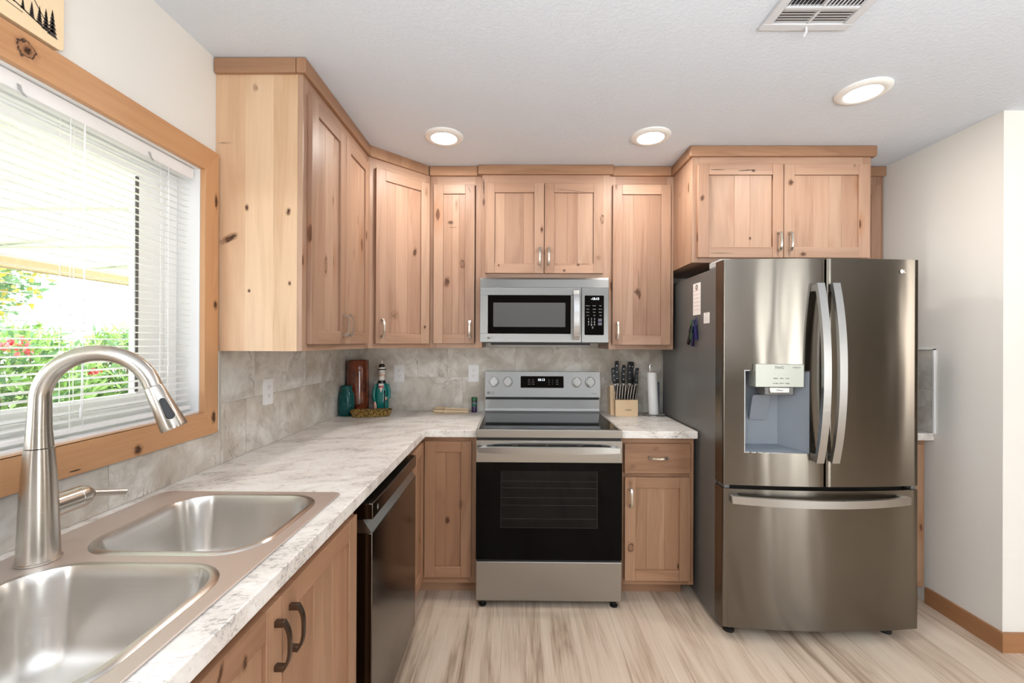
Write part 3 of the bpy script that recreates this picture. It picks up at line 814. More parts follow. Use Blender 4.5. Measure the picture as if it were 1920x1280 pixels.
def drawer_front(w, h):
    return MB().box(0, w, -DT, 0, 0, h, 'x')
c = thing('base_cabinet', 'knotty alder base cabinet with one drawer over one door between range and refrigerator', 'cabinet', (.556, -.605, 0), 0, GB)
w = .9565-.556
obj('carcass', MB().box(0, w, .0195, .603, .09, .874), 'alder_base', c)
mb = frame(w, .085, .875, .03, .035, .035); mb.box(.03, w-.03, .0004, .019, .655, .70, 'x')
obj('face_frame', mb, 'alder_base', c, bevel=.001)
d = obj('drawer', shift(drawer_front(.351, .159), .0255, 0, .6865), 'alder_base', c, bevel=.002)
obj('handle', shift(pull(.1, vertical=False), .201, -DT, .772), 'nickel', d, bevel=.001)
dd = [d, door(c, .0285, .1136, .348, .552, .03, .445, 'alder_base')]
mark(dd, (0, -1, 0), [(0.6155, -0.6255, 0.2926, 0.012, 0.02, 0, 2), (0.872, -0.6255, 0.1899, 0.005, 0.012, 0, 0), (0.6127, -0.6255, 0.6363, 0.01, 0.02, 0, 1), (0.622, -0.6255, 0.72, 0.01, 0.016, 70, 1), (0.7479, -0.6255, 0.82, 0.008, 0.012, 70, 1)])
obj('toe_kick', MB().box(0, w-.035, .085, .1, 0, .0845, 'x'), 'alder_base', c)

c = thing('base_cabinet', 'sliver of a knotty alder base cabinet against the wall past the refrigerator', 'cabinet', (1.915, -.605, 0), 0, GB)
w = XR-.017-1.915
obj('carcass', MB().box(0, w, .0195, .603, .09, .874), 'alder_base', c)
obj('face_frame', frame(w, .085, .875, top=.04), 'alder_base', c, bevel=.001)
door(c, .025, .1226, w-.05, .728, mat='alder_base')
obj('toe_kick', MB().box(0, w, .085, .1, 0, .084, 'x'), 'alder_base', c)

# ------------------------------------------------------------------ countertops
SX0, SX1, SY0, SY1 = -1.085, -.536, -2.445, -1.607       # sink outline
def slab(name, loops, z0, z1, bev=.003):
    """flat slab with holes from outline loops"""
    bm = bmesh.new(); edges = []
    for lp in loops:
        vs = [bm.verts.new((x, y, z1)) for x, y in lp]
        edges += [bm.edges.new((vs[k], vs[(k+1) % len(vs)])) for k in range(len(vs))]
    bmesh.ops.triangle_fill(bm, edges=edges, use_beauty=True, use_dissolve=True)
    top = list(bm.faces)
    r = bmesh.ops.extrude_face_region(bm, geom=top)
    for e_ in r['geom']:
        if isinstance(e_, bmesh.types.BMVert): e_.co.z = z0
    bmesh.ops.recalc_face_normals(bm, faces=bm.faces)
    uvl = bm.loops.layers.uv.new('UVMap')
    for f in bm.faces:
        for l in f.loops: l[uvl].uv = (l.vert.co.y, l.vert.co.x)
    me = bpy.data.meshes.new(name); bm.to_mesh(me); bm.free()
    o = bpy.data.objects.new(name, me)
    if bev:
        m = o.modifiers.new('soft_edges', 'BEVEL'); m.width = bev; m.segments = 2; m.limit_method = 'ANGLE'
    return o
CT, CB = .914, .8755
def counter(loops, label):
    o = slab('countertop', loops, CB, CT); link(o); o.data.materials.append(M['counter'])
    return tag(o, label, 'countertop')
counter([[(XL+.001, -.001), (XL+.001, -3.3), (-.481, -3.3), (-.481, -.638), (-.2075, -.638), (-.2075, -.001)],
         [(SX0+.02, SY0+.02), (SX1-.02, SY0+.02), (SX1-.02, SY1-.02), (SX0+.02, SY1-.02)]],
        'long L-shaped stone-look countertop running under the window and around the corner')
counter([[(.5585, -.001), (.5585, -.638), (.9655, -.638), (.9655, -.001)]], 'short stone-look countertop between the range and the refrigerator')
counter([[(1.91, -.001), (1.91, -.642), (XR-.001, -.642), (XR-.001, -.001)]], 'end of a stone-look countertop against the right wall past the refrigerator')

# ------------------------------------------------------------------ sink and faucet
sk = thing('kitchen_sink', 'stainless steel double-bowl drop-in sink in the countertop under the window', 'sink', (-.81, -2.026, CT))
BOWLS = [(-.968, -.585, -1.995, -1.652), (-.968, -.585, -2.40, -2.057)]
ZD = CT+.005
o = slab('deck', [rrect(SX0, SX1, SY0, SY1, .02, 4)]+[rrect(x0, x1, y0, y1, .085, 8) for x0, x1, y0, y1 in BOWLS], CT+.0004, ZD, .002)
o.data.materials.append(M['sink_deck']); link(o, sk)
o.data.transform(WM[sk.name].inverted())
for x0, x1, y0, y1 in BOWLS:
    b = MB(); rows = []
    prof = [(-.016, .0002), (-.013, .003), (-.006, .0042), (0, .003), (.004, -.004), (.007, -.02), (.012, -.09), (.016, -.14), (.024, -.165), (.04, -.18), (.07, -.186)]
    for ins, dz in prof:
        r = max(.085-ins*.9, .03)
        rows.append([(x, y, ZD+dz) for x, y in rrect(x0+ins, x1-ins, y0+ins, y1-ins, r, 8)])
    cx, cy = (x0+x1)/2, (y0+y1)/2
    for k in (.5, .25):
        rows.append([(cx+(x-cx)*k, cy+(y-cy)*k, ZD-.188) for x, y, _ in rows[len(prof)-1]])
    rows.append([(cx+.04*math.cos(a), cy+.04*math.sin(a), ZD-.189) for a in [math.atan2(y-cy, x-cx) for x, y, _ in rows[len(prof)-1]]])
    n0 = len(rows[0]); per = 0
    b.grid(rows, True, True)
    # brushing runs around the bowl: rewrite uv as perimeter / depth
    k = 0
    for a in range(len(rows)-1):
        for q in range(n0):
            b.uv[k] = [(q*.03, a*.02), (q*.03+.03, a*.02), (q*.03+.03, a*.02+.02), (q*.03, a*.02+.02)]; k += 1
    bo = obj('bowl', b, 'steel_sink', sk, True)
    d = MB().lathe([(.044, -.1885), (.043, -.186), (.036, -.186), (.033, -.19), (.012, -.192), (.01, -.188), (.002, -.188)], (cx, cy, ZD), 28)
    obj('drain', d, 'chrome', bo, True)

fa = thing('faucet', 'brushed nickel pull-down kitchen faucet with a tall arched neck standing behind the sink bowls', 'faucet', (-1.005, -2.035, ZD+.0008))
b = MB().lathe([(.0365, 0), (.0365, .003), (.034, .0045), (.0335, .01), (.031, .1), (.0275, .18), (.0235, .236)], n=40)
FM = brushed('faucet_nickel', (196, 190, 182), .26, .5, .03)
obj('body', b, FM, fa)
ph = math.radians(15); t_ = (math.cos(ph), math.sin(ph))
def fp(r, z): return (r*t_[0], r*t_[1], z-ZD)
path = [fp(0, 1.157), fp(0, 1.2), fp(.001, 1.25)]
R0, cz = .104, 1.252
for k in range(1, 20):
    a = PI-(PI-math.radians(16))*k/19
    path.append(fp(.104+R0*math.cos(a), cz+R0*math.sin(a)))
nb = MB(); nb.tube(path, [.0225, .0198, .0182]+[.0175]*19, 24)
obj('neck', nb, FM, fa)
e0 = Vector(path[-1]); e1 = Vector(fp(.247, 1.183)); dr = (e1-e0).normalized()
hb = MB(); hb.tube([e0+dr*.0015, e0+dr*.004, e0+dr*.05, e0+dr*.098, e0+dr*.103], [.0172, .0182, .0215, .0262, .0252], 28)
hd = obj('spray_head', hb, FM, fa)
side = Vector((.72, -.62, .0)); side = (side-dr*side.dot(dr)).normalized()
wd = dr.cross(side).normalized()
bb = MB()
rows = []
for off, sc in ((0, 1), (.0045, 1), (.006, .8)):
    lp = []
    for k in range(24):
        a = 2*PI*k/24
        lx, ly = math.cos(a), math.sin(a)
        cc = .0175 if ly > 0 else -.0175
        wdt = .0085 if ly > 0 else .0065
        p = e0+dr*(.056+cc+ly*wdt*sc)+wd*(lx*wdt*sc)
        ax = .0185+(.056+cc+ly*wdt)*.082
        lp.append(tuple(p+side*(ax-.0012+off-abs(lx)*.0012)))
    rows.append(lp)
bb.grid(rows, True, True); bb.fan(rows[-1])
obj('spray_button', bb, 'black', hd, label='black rubber spray button')
hb = MB(); hb.lathe([(.0245, .015), (.0245, .074)], (0, 0, .103), 32, axis='y')
obj('valve_barrel', hb, FM, fa)
hb = MB(); hb.lathe([(.022, .074), (.0225, .0752), (.0245, .0765), (.0245, .089), (.021, .1), (.012, .112), (.008, .116)], (0, 0, .103), 32, axis='y')
hb.tube([(0, .1, .103), (.004, .116, .1015), (.024, .176, .084)], [.0095, .0075, .0072], 16)
obj('lever', hb, FM, fa)

# ------------------------------------------------------------------ dishwasher
dw = thing('dishwasher', 'dark stainless dishwasher under the countertop beside the sink cabinet', 'dishwasher', (-.5, -1.218, 0), 0)
Y0, Y1 = -1.524, -.911
DX = -.468
obj('tub', MB().box(-1.1, -.532, Y0-.012, Y1+.004, .06, .868), 'black', dw, True)
b = MB()
b.box(-.531, DX, Y0, Y1, .06, .755)
obj('door', b, 'dark_steel', dw, True, .003)
b = MB(); b.box(-.531, DX+.001, Y0, Y1, .80, .852)
o = obj('control_panel', b, 'dark_steel', dw, True, .0025)
b = MB(); b.box(DX+.0012, DX+.0018, Y0+.05, Y0+.053, .815, .833).box(DX+.0012, DX+.0018, Y0+.045, Y0+.058, .823, .8255)
obj('button_mark', b, 'ash', o, True)
b = MB()
b.face([(DX-.002, Y0, .7555), (DX-.002, Y1, .7555), (-.5, Y1, .80), (-.5, Y0, .80)], [(Y0, 0), (Y1, 0), (Y1, .06), (Y0, .06)])
b.face([(DX-.002, Y0, .7555), (-.5, Y0, .80), (-.53, Y0, .80), (-.53, Y0, .7555)], [(0, 0), (.03, .05), (.06, .05), (.06, 0)])
b.face([(DX-.002, Y1, .7555), (-.5, Y1, .80), (-.53, Y1, .80), (-.53, Y1, .7555)], [(0, 0), (.03, .05), (.06, .05), (.06, 0)])
obj('pocket_handle', b, 'steel', dw, True)
obj('toe_panel', MB().box(-.598, -.58, Y0, Y1, 0, .059), 'black', dw, True)

# ------------------------------------------------------------------ range
rg = thing('electric_range', 'stainless electric range with black glass cooktop and oven door on the back wall', 'range', (.172, -.35, 0))
RX0, RX1 = -.2055, .5545
RF = -.684
obj('body', MB().box(RX0+.003, RX1-.003, -.64, -.03, .04, .905), 'grey', rg, True)
b = MB().box(RX0, RX1, RF, -.655, .8855, .9265, 'x')
b.box(RX0, RX0+.012, -.655, -.075, .906, .9265, 'y').box(RX1-.012, RX1, -.655, -.075, .906, .9265, 'y').box(RX0, RX1, -.075, -.03, .906, .931, 'x')
obj('cooktop_frame', b, 'steel', rg, True, .002)
obj('cooktop_glass', MB().box(RX0+.012, RX1-.012, -.655, -.075, .908, .9275), 'blackglass', rg, True, .001)
# backguard
bg = MB()
x0, x1 = RX0+.002, RX1+.0015
prof = [(-.03, 1.02), (-.085, 1.022), (-.066, 1.187), (-.03, 1.187)]
def xprism(mb, prof, x0, x1, mi=0):
    f = [(x0, y, z) for y, z in prof]; k = [(x1, y, z) for y, z in prof]
    mb.face(f, [(y, z) for y, z in prof], mi=mi); mb.face(list(reversed(k)), [(y, z) for y, z in reversed(prof)], mi=mi)
    d = 0
    for i in range(len(prof)):
        j = (i+1) % len(prof); L = math.dist(prof[i], prof[j])
        mb.face([f[i], k[i], k[j], f[j]], [(x0, d), (x1, d), (x1, d+L), (x0, d+L)], mi=mi); d += L
    return mb
xprism(bg, prof, x0, x1)
bgo = obj('backguard', bg, 'steel', rg, True, .002)
obj('backguard_riser', xprism(MB(), [(-.03, .931), (-.078, .931), (-.072, .945), (-.070, 1.003), (-.03, 1.003)], x0, x1-.004), 'steel', rg, True, .002)
obj('vent_gap', MB().box(x0+.004, x1-.006, -.066, -.031, 1.003, 1.02), 'black', rg, True)
SL = math.atan2(.019, .165)
def bgT(x, z, off=.0006):
    y = -.085+(z-1.022)*.019/.165-off
    return Matrix.Translation((x, y, z)) @ Matrix.Rotation(PI/2-SL, 4, 'X')
T = bgT(.1735, 1.12)
dp = MB(T); dp.prism(rrect(-.142, .142, -.038, .039, .003, 3), -.002, .001)
dpo = obj('display', dp, 'blackglass', bgo, True)
text('clock', '10:13', .022, bgT(.1735-.006, 1.1345, .0018), 'led', dpo)
for i, (dx, s_) in enumerate(((-.085, 'Bake\n\nRoast\n\nBroil'), (-.06, 'Conv\n\nWarm\n\nProbe'), (.045, '7 8\n\n4 5\n\n1 2'), (.068, '9\n\n6\n\n3'), (.1, 'Start\n\nTimer\n\nClear'))):
    text('key_legend', s_, .0068, bgT(.1735+dx, 1.12, .0018), 'ash', dpo)
for x in (-.1447, -.0534, .4005, .4897):
    T = bgT(x, 1.121)
    b = MB(T); b.lathe([(.034, 0), (.034, .006), (.031, .009), (.028, .009), (.027, .024), (.024, .027), (.001, .027)], n=28)
    b.box(-.008, .008, -.027, .027, .0265, .031)
    obj('knob', b, 'knob_silver', bgo, True)
def logo(parent, T, s, mat, mat2, name='logo_badge'):
    """round emblem with two letters beside it"""
    b = MB(T); b.lathe([(.5*s, 0), (.5*s, .0008)], n=24)
    o = obj(name, b, mat, parent, True)
    b = MB(T)
    arc = [(.33*s*math.cos(a), .33*s*math.sin(a), .001) for a in [math.radians(50+k*17.6) for k in range(18)]]
    arc += [(.33*s, 0, .001), (.1*s, 0, .001)]
    for p, q in zip(arc, arc[1:]):
        d = Vector((q[0]-p[0], q[1]-p[1], 0)).normalized()*.04*s; nx = Vector((-d.y, d.x, 0))
        pts = [Vector(p)+nx-d*.3, Vector(q)+nx+d*.3, Vector(q)-nx+d*.3, Vector(p)-nx-d*.3]
        b.face([tuple(v) for v in pts], [(0, 0)]*4)
    pts = [(-.02*s, .16*s), (.03*s, .16*s), (.03*s, -.14*s), (.1*s, -.14*s), (.1*s, -.19*s), (-.02*s, -.19*s)]
    b.face([(x, y, .001) for x, y in pts], [(0, 0)]*6)
    b.lathe([(.055*s, .0009), (.05*s, .0012)], (-.14*s, .13*s, 0), 10)
    obj('emblem_lines', b, mat2, parent, True)
    text('logo_letters', 'LG', s*1.1, T @ Matrix.Translation((1.25*s, 0, .0004)), mat, parent)
logo(bgo, bgT(-.181, 1.048), .019, 'grey', 'steel')
text('series_letters', 'ThinQ', .012, bgT(.515, 1.047), 'grey', bgo)
# oven door
b = MB()
b.box(RX0, RX1, RF, -.642, .757, .871, 'x', 0)
b.box(RX0, RX1, RF+.0005, -.642, .25, .757, 'x', 1)
od = obj('oven_door', b, ['steel', plain('oven_glass', (4, 4, 4), .06, 0, .1)], rg, True, .0015)
b = MB()
for p, q in ((-.118, -.02), (.012, .155), (.172, .318), (.35, .448)): b.box(p, q, RF-.0008, RF-.0002, .8445, .8495)
obj('vent_slot', b, 'black', od, True)
b = MB(); b.box(-.0764, .4267, RF-.0003, RF+.0002, .418, .714)
wn = obj('oven_window', b, 'ovenwin', od, True)
b = MB()
for z in (.66, .625, .575, .535, .465): b.box(-.074, .424, RF-.0007, RF-.0004, z-.0008, z+.0008)
b.box(-.0764, .4267, RF-.0007, RF-.0004, .4175, .419); b.box(.425, .4267, RF-.0007, RF-.0004, .418, .714); b.box(-.0764, -.075, RF-.0007, RF-.0004, .418, .714)
obj('oven_rack', b, plain('rack_grey', (46, 46, 46), .5), wn, True)  # grey rack and border lines laid on the window
b = MB(); pts = []; ht = []
for k in range(25):
    t = -1+k/12
    pts.append((.172+.362*t, -.735+.026*abs(t)**2.6, .832-.004*abs(t)**3)); ht.append(.0085)
b.sweep(pts, (0, 0, 1), [.0165-.004*abs(-1+k/12)**6 for k in range(25)], ht)
for sx in (-1, 1): b.box(.172+sx*.335-.014, .172+sx*.335+.014, -.712, RF+.001, .82, .843)
obj('handle', b, 'handle', od, True, .004)
text('door_letters', 'PO', .018, facing(.525, RF-.0004, .787), 'ash', od)
obj('storage_drawer', MB().box(RX0+.001, RX1-.001, RF, -.642, .0365, .24, 'x'), 'steel', rg, True, .003)
obj('drawer_gap', MB().box(RX0+.004, RX1-.004, RF+.008, -.643, .2395, .251), 'black', rg, True)
obj('door_gap', MB().box(RX0+.004, RX1-.004, RF+.008, -.643, .8705, .886), 'black', rg, True)
for x in (RX0+.035, RX1-.035): obj('foot', MB().lathe([(.012, .037), (.012, .012), (.02, .008), (.02, 0)], (x, -.655, 0), 16), 'black', rg, True)
for x in (RX0+.035, RX1-.035): obj('foot', MB().lathe([(.012, .041), (.012, .012), (.02, .008), (.02, 0)], (x, -.08, 0), 16), 'black', rg, True)

# ------------------------------------------------------------------ microwave
mw = thing('microwave', 'stainless over-the-range microwave mounted under the short cabinet', 'microwave', (.165, -.2, 1.38))
MX0, MX1, MF = -.2105, .5385, -.415
obj('body', MB().box(MX0+.006, MX1-.001, -.378, -.01, 1.379, 1.7615), 'grey', mw, True, .002)
b = MB()
xprism(b, [(-.377, 1.703), (MF, 1.703), (MF+.002, 1.749), (MF+.014, 1.7615), (-.377, 1.7615)], MX0, MX1)
obj('vent_grille', b, 'steel_mw', mw, True, .0015)
XS = .381
b = MB()
def frame_box(mb, x0, x1, z0, z1, hx0, hx1, hz0, hz1, y0, y1):
    mb.box(x0, x1, y0, y1, z0, hz0, 'x').box(x0, x1, y0, y1, hz1, z1, 'x')
    mb.box(x0, hx0, y0, y1, hz0, hz1, 'x').box(hx1, x1, y0, y1, hz0, hz1, 'x')
frame_box(b, MX0, XS-.001, 1.383, 1.702, -.1647, .318, 1.4325, 1.657, MF, -.379)
md = obj('door', b, 'steel_mw', mw, True, .0012)
b = MB(Matrix.Translation((0, MF+.0015, 0)) @ Matrix.Rotation(PI/2, 4, 'X')); b.prism(rrect(-.167, .3205, 1.430, 1.6595, .009, 4), -.006, 0.0005)
dg_ = obj('door_glass', b, 'blackglass', md, True)
b = MB(Matrix.Translation((0, MF+.0008, 0)) @ Matrix.Rotation(PI/2, 4, 'X')); b.prism(rrect(-.1334, .2868, 1.4722, 1.6136, .003, 3), -.001, .0004)
obj('viewing_window', b, 'mwwin', md, True)
b = MB(); pts = [(.348, MF-.012-.026*math.sin(PI*(k/14))**.7, 1.4+.282*k/14) for k in range(15)]
b.sweep(pts, (1, 0, 0), .0165, .006)
for z in (1.412, 1.67): b.box(.338, .358, MF-.022, MF+.001, z-.01, z+.01)
obj('handle', b, 'handle', md, True, .003)
logo(md, facing(-.1615, MF-.0004, 1.408), .014, 'grey', 'steel')
b = MB(); b.box(XS+.0005, MX1, MF, -.379, 1.383, 1.702, 'x')
mp = obj('control_panel', b, 'steel_mw', mw, True, .0015)
b = MB(Matrix.Translation((0, MF, 0)) @ Matrix.Rotation(PI/2, 4, 'X')); b.prism(rrect(.3985, .5105, 1.4265, 1.6565, .004, 3), -.001, .0008)
kp = obj('keypad', b, 'blackglass', mp, True)
text('clock', '\u002d10:13', .019, facing(.459, MF-.0012, 1.637), 'led', kp)
text('key_legend', '1  2  3\n4  5  6\n7  8  9\n   0', .0165, facing(.4385, MF-.0012, 1.494), 'ash', kp, ext=.0002)
for r, z in enumerate((1.597, 1.577, 1.559, 1.541)):
    for x, s_ in zip((.417, .4545, .4905), (('Popcorn', 'Potato', 'Pizza'), ('Cook', 'Reheat', 'Defrost'), ('Soften', 'Timer', 'Power'), ('More', 'Vent', 'Light'))[r]):
        text('key_legend', s_, .0068, facing(x, MF-.0012, z), 'ash', kp, ext=.0002)
b = MB(); b.box(.477, .499, MF-.0012, MF-.0009, 1.505, 1.522).box(.477, .499, MF-.0012, MF-.0009, 1.483, 1.5)
obj('start_keys', b, plain('key_grey', (78, 80, 92), .5), kp, True)
b = MB(); b.prism([(MX0+.06, -.37), (MX1-.1, -.37), (MX1-.16, -.1), (MX0+.12, -.1)], 1.366, 1.379)
obj('grease_filter', b, 'black', mw, True)

# ------------------------------------------------------------------ refrigerator
fr = thing('refrigerator', 'stainless french-door refrigerator with water dispenser and bottom freezer', 'refrigerator', (1.43, -.47, 0))
FX0, FX1 = .9725, 1.8825
FC, FH = (FX0+FX1)/2, (FX1-FX0)/2
def fy(x): return -.900-.030*(1-((x-FC)/FH)**2)
obj('cabinet', MB().box(FX0+.004, FX1-.004, -.815, -.05, .03, 1.752), 'grey', fr, True, .004)
def curved(x0, x1, z0, z1, hole=None, n=14, back=-.82):
    xs = [x0+(x1-x0)*k/n for k in range(n+1)]; zs = [z0, z1]
    if hole:
        xs = sorted(set([x for x in xs if min(abs(x-hole[0]), abs(x-hole[1])) > .004]+[hole[0], hole[1]])); zs = [z0, hole[2], hole[3], z1]
    b = MB()
    e = .009
    def Y(x):
        # rolled vertical edges
        d = min(x-x0, x1-x)
        return fy(x)+(e*(1-math.sqrt(max(0, 1-(1-min(d, e)/e)**2))) if d < e else 0)
    xs = sorted(set(xs+[x0+e*q for q in (.08, .25, .5, 1)]+[x1-e*q for q in (.08, .25, .5, 1)]))
    for p, q in zip(xs, xs[1:]):
        for c_, d_ in zip(zs, zs[1:]):
            if hole and hole[0]-1e-6 <= p and q <= hole[1]+1e-6 and abs(c_-hole[2]) < 1e-6: continue
            b.face([(p, Y(p), c_), (q, Y(q), c_), (q, Y(q), d_), (p, Y(p), d_)], [(p, c_), (q, c_), (q, d_), (p, d_)], True)
        for z, fl in ((z0, 1), (z1, 0)):
            b.face([(p, Y(p), z), (q, Y(q), z), (q, back, z), (p, back, z)], [(p, 0), (q, 0), (q, .1), (p, .1)], False)
    for x in (x0, x1):
        b.face([(x, Y(x), z0), (x, Y(x), z1), (x, back, z1), (x, back, z0)], [(0, z0), (0, z1), (.08, z1), (.08, z0)], False)
    b.face([(x0, back, z0), (x1, back, z0), (x1, back, z1), (x0, back, z1)], [(x0, z0), (x1, z0), (x1, z1), (x0, z1)], False)
    return b
ZF0, ZF1, ZD0, ZD1 = .056, .703, .722, 1.775
HO = (1.0685, 1.354, .8775, 1.2545)
def fobj(name, b, parent):
    o = obj(name, b, 'steel_fridge', parent, True, weld=True); return o
XM = 1.4285
ld = fobj('door', curved(FX0, XM-.003, ZD0, ZD1, HO, 18), fr)
rd = fobj('door', curved(XM+.003, FX1, ZD0, ZD1, None, 18), fr)
fz = fobj('freezer_drawer', curved(FX0, FX1, ZF0, ZF1, None, 30), fr)
obj('door_gasket', MB().box(FX0+.01, FX1-.01, -.86, -.816, ZF1-.002, ZD0+.002).box(XM-.004, XM+.004, -.875, -.816, ZD0, ZD1-.01), 'black', fr, True)
def fhandle(xc, lean):
    b = MB(); pts = []; hw = []
    for k in range(25):
        t = -1+k/12
        pts.append((xc, fy(xc)-.022-.046*(1-abs(t)**2.2), 1.249+.408*t)); hw.append(.017)
    b.sweep(pts, (1, 0, 0), hw, .009)
    for sg in (-1, 1):
        b.box(xc-.0155, xc+.0155, fy(xc)-.026, fy(xc)+.004, 1.249+sg*.408-sg*.035, 1.249+sg*.408)
    return b
obj('handle', fhandle(1.384, -1), 'handle', ld, True, .004)
obj('handle', fhandle(1.4545, 1), 'handle', rd, True, .004)
b = MB(); pts = []
for k in range(31):
    t = -1+k/15
    pts.append((FC-.016+.407*t, fy(FC+.407*t)-.018-.034*(1-abs(t)**2.2), .66))
b.sweep(pts, (0, 0, 1), .0175, .008)
for sg in (-1, 1):
    xe = FC-.016+sg*.39
    b.box(xe-.02, xe+.02, fy(xe)-.02, fy(xe)+.004, .645, .676)
obj('handle', b, 'handle', fz, True, .004)
# dispenser set into the left door
x0, x1, z0, z1 = HO
yb = -.822
b = MB()
def yq(x): return fy(x)
b.face([(x0+.03, yb-.012, z0+.02), (x1-.09, yb-.012, z0+.02), (x1-.09, yb-.012, z1), (x0+.03, yb-.012, z1)], [(0, 0), (.2, 0), (.2, .3), (0, .3)], True)
b.face([(x1-.09, yb-.012, z0+.02), (x1, yq(x1), z0), (x1, yq(x1), z1), (x1-.09, yb-.012, z1)], [(0, 0), (.1, 0), (.1, .3), (0, .3)])
b.face([(x0, yq(x0), z0), (x0+.03, yb-.012, z0+.02), (x0+.03, yb-.012, z1), (x0, yq(x0), z1)], [(0, 0), (.1, 0), (.1, .3), (0, .3)])
b.face([(x0, yq(x0), z0), (x1, yq(x1), z0), (x1-.09, yb-.012, z0+.02), (x0+.03, yb-.012, z0+.02)], [(0, 0), (.2, 0), (.2, .1), (0, .1)])
b.face([(x0, yq(x0), z1), (x1, yq(x1), z1), (x1-.09, yb-.012, z1), (x0+.03, yb-.012, z1)], [(0, 0), (.2, 0), (.2, .1), (0, .1)])
obj('dispenser_recess', b, 'grey_mid', ld, True)
b = MB()
for p, q, c_, d_ in ((x0-.004, x0, z0-.004, z1+.004), (x1, x1+.004, z0-.004, z1+.004)): b.box(p, q, fy(p)-.002, fy(p)+.012, c_, d_)
n = 10
for k in range(n):
    p, q = x0+(x1-x0)*k/n, x0+(x1-x0)*(k+1)/n
    for c_ in (z0-.004, z1): b.box(p, q, fy(p)-.002, fy(p)+.012, c_, c_+.004)
obj('dispenser_trim', b, 'steel_mw', ld, True)
PX0, PX1, PZ0, PZ1 = 1.104, 1.3265, 1.1815, 1.287
yp = fy(1.2)-.012
b = MB(); b.box(PX0, PX1, yp, yp+.06, PZ0, PZ1, 'x')
dp = obj('dispenser_panel', b, plain('panel_silver', (168, 170, 160), .35, .4), ld, True, .002)
text('panel_letters', 'ThinQ', .0165, facing(1.212, yp-.0005, 1.272), 'grey', dp)
text('panel_legend', 'Crushed Ice', .0075, facing(1.292, yp-.0005, 1.272), 'grey', dp)
text('panel_legend', 'Water    Filter    Lock', .008, facing(1.222, yp-.0005, 1.222), 'grey', dp)
text('panel_legend', 'Ice Plus   Wi-Fi   Fridge', .008, facing(1.222, yp-.0005, 1.199), 'grey', dp)
b = MB(); b.prism(rrect(1.27, 1.285, -.0075, .0075, .007, 4), 0, .0005)
b = MB(); b.box(PX0+.045, PX1-.045, yp+.005, yb-.03, 1.145, PZ0)
sp = obj('dispenser_spout', b, 'grey', ld, True, .003)
b = MB(); b.box(1.168, 1.262, yp-.001, yp+.008, 1.153, PZ0-.0005, 'x'); obj('spout_cover', b, 'steel', ld, True, .004)
text('cover_letters', 'UVnano', .009, facing(1.215, yp-.0015, 1.167), 'grey', ld)
b = MB(); b.lathe([(.005, 1.145), (.005, 1.128), (.003, 1.127)], (1.205, -.86, 0), 14)
obj('water_nozzle', b, 'black', ld, True)
T = Matrix.Translation((1.165, yb-.0125, 1.02)) @ Matrix.Rotation(math.radians(14), 4, 'X') @ Matrix.Rotation(PI/2, 4, 'X')
b = MB(T); b.prism(rrect(-.042, .042, 0, .125, .012, 5), 0, .012); b.prism(rrect(-.034, .036, .03, .12, .006, 4), .012, .0125)
obj('dispenser_paddle', b, 'grey_mid', ld, True, .002)
for x in (FX0+.01, FX1-.07):
    b = MB(); b.box(x, x+.06, -.84, -.72, 1.7525, 1.79); obj('hinge_cover', b, 'ash', fr, True, .008)
for x in (FX0+.02, FX1-.02):
    b = MB(); b.box(x-.012, x+.012, -.895, -.83, ZF1+.001, ZD0-.001); obj('hinge', b, 'grey', fr, True)
for x in (FX0+.06, FX1-.1):
    obj('foot', MB().lathe([(.02, .05), (.02, .02), (.026, .014), (.026, 0)], (x, -.835, 0), 18), 'black', fr, True)
    obj('foot', MB().lathe([(.02, .032), (.02, .02), (.026, .014), (.026, 0)], (x, -.12, 0), 18), 'black', fr, True)
logo(rd, facing(1.7905, fy(1.79)-.0012, 1.7195, .2), .019, 'paper', 'ash')
# cleaned-up things on the side of the refrigerator
FSX = FX0+.004
def side_card(name, label, cat, y0, y1, z0, z1, mat='paper'):
    c = thing(name, label, cat, (FSX, (y0+y1)/2, z0))
    obj('sheet', MB().box(FSX-.0022, FSX-.0006, y0, y1, z0, z1), mat, c, True)
    return c
c = side_card('notepad', 'tall white magnetic list pad with red ruled lines on the refrigerator side', 'notepad', -.64, -.545, 1.534, 1.7055)
b = MB()
for k in range(6): b.box(FSX-.0027, FSX-.0023, -.634, -.551, 1.562+.0205*k, 1.5632+.0205*k)
obj('ruled_lines', b, 'red', c, True)
T = Matrix.Translation((FSX-.0023, -.592, 1.683)) @ Matrix.Rotation(-PI/2, 4, 'Y')
b = MB(T); b.lathe([(.0145, 0), (.0145, .0004), (.009, .0004), (.009, 0)], n=24, cap=False); b.box(-.006, .006, -.002, .002, 0, .0004)
obj('emblem', b, 'ink', c, True)
c = side_card('notice_card', 'small white printed card beside the list pad on the refrigerator side', 'card', -.747, -.681, 1.484, 1.539)
b = MB(); b.box(FSX-.0027, FSX-.0023, -.725, -.703, 1.531, 1.534)
for k in range(5): b.box(FSX-.0027, FSX-.0023, -.739, -.689, 1.492+.007*k, 1.4928+.007*k)
obj('print_lines', b, 'ash', c, True)
clips = [('green', (24, 84, 48), -.545, 1.455, 12), ('navy', (34, 36, 96), -.605, 1.455, -8), ('black', (18, 20, 26), -.515, 1.425, 30), ('dark blue', (24, 28, 70), -.572, 1.42, 8)]
where = {'green': 'behind the navy one', 'navy': 'at the front of the bunch', 'black': 'leaning at the back of the bunch', 'dark blue': 'lowest in the bunch'}
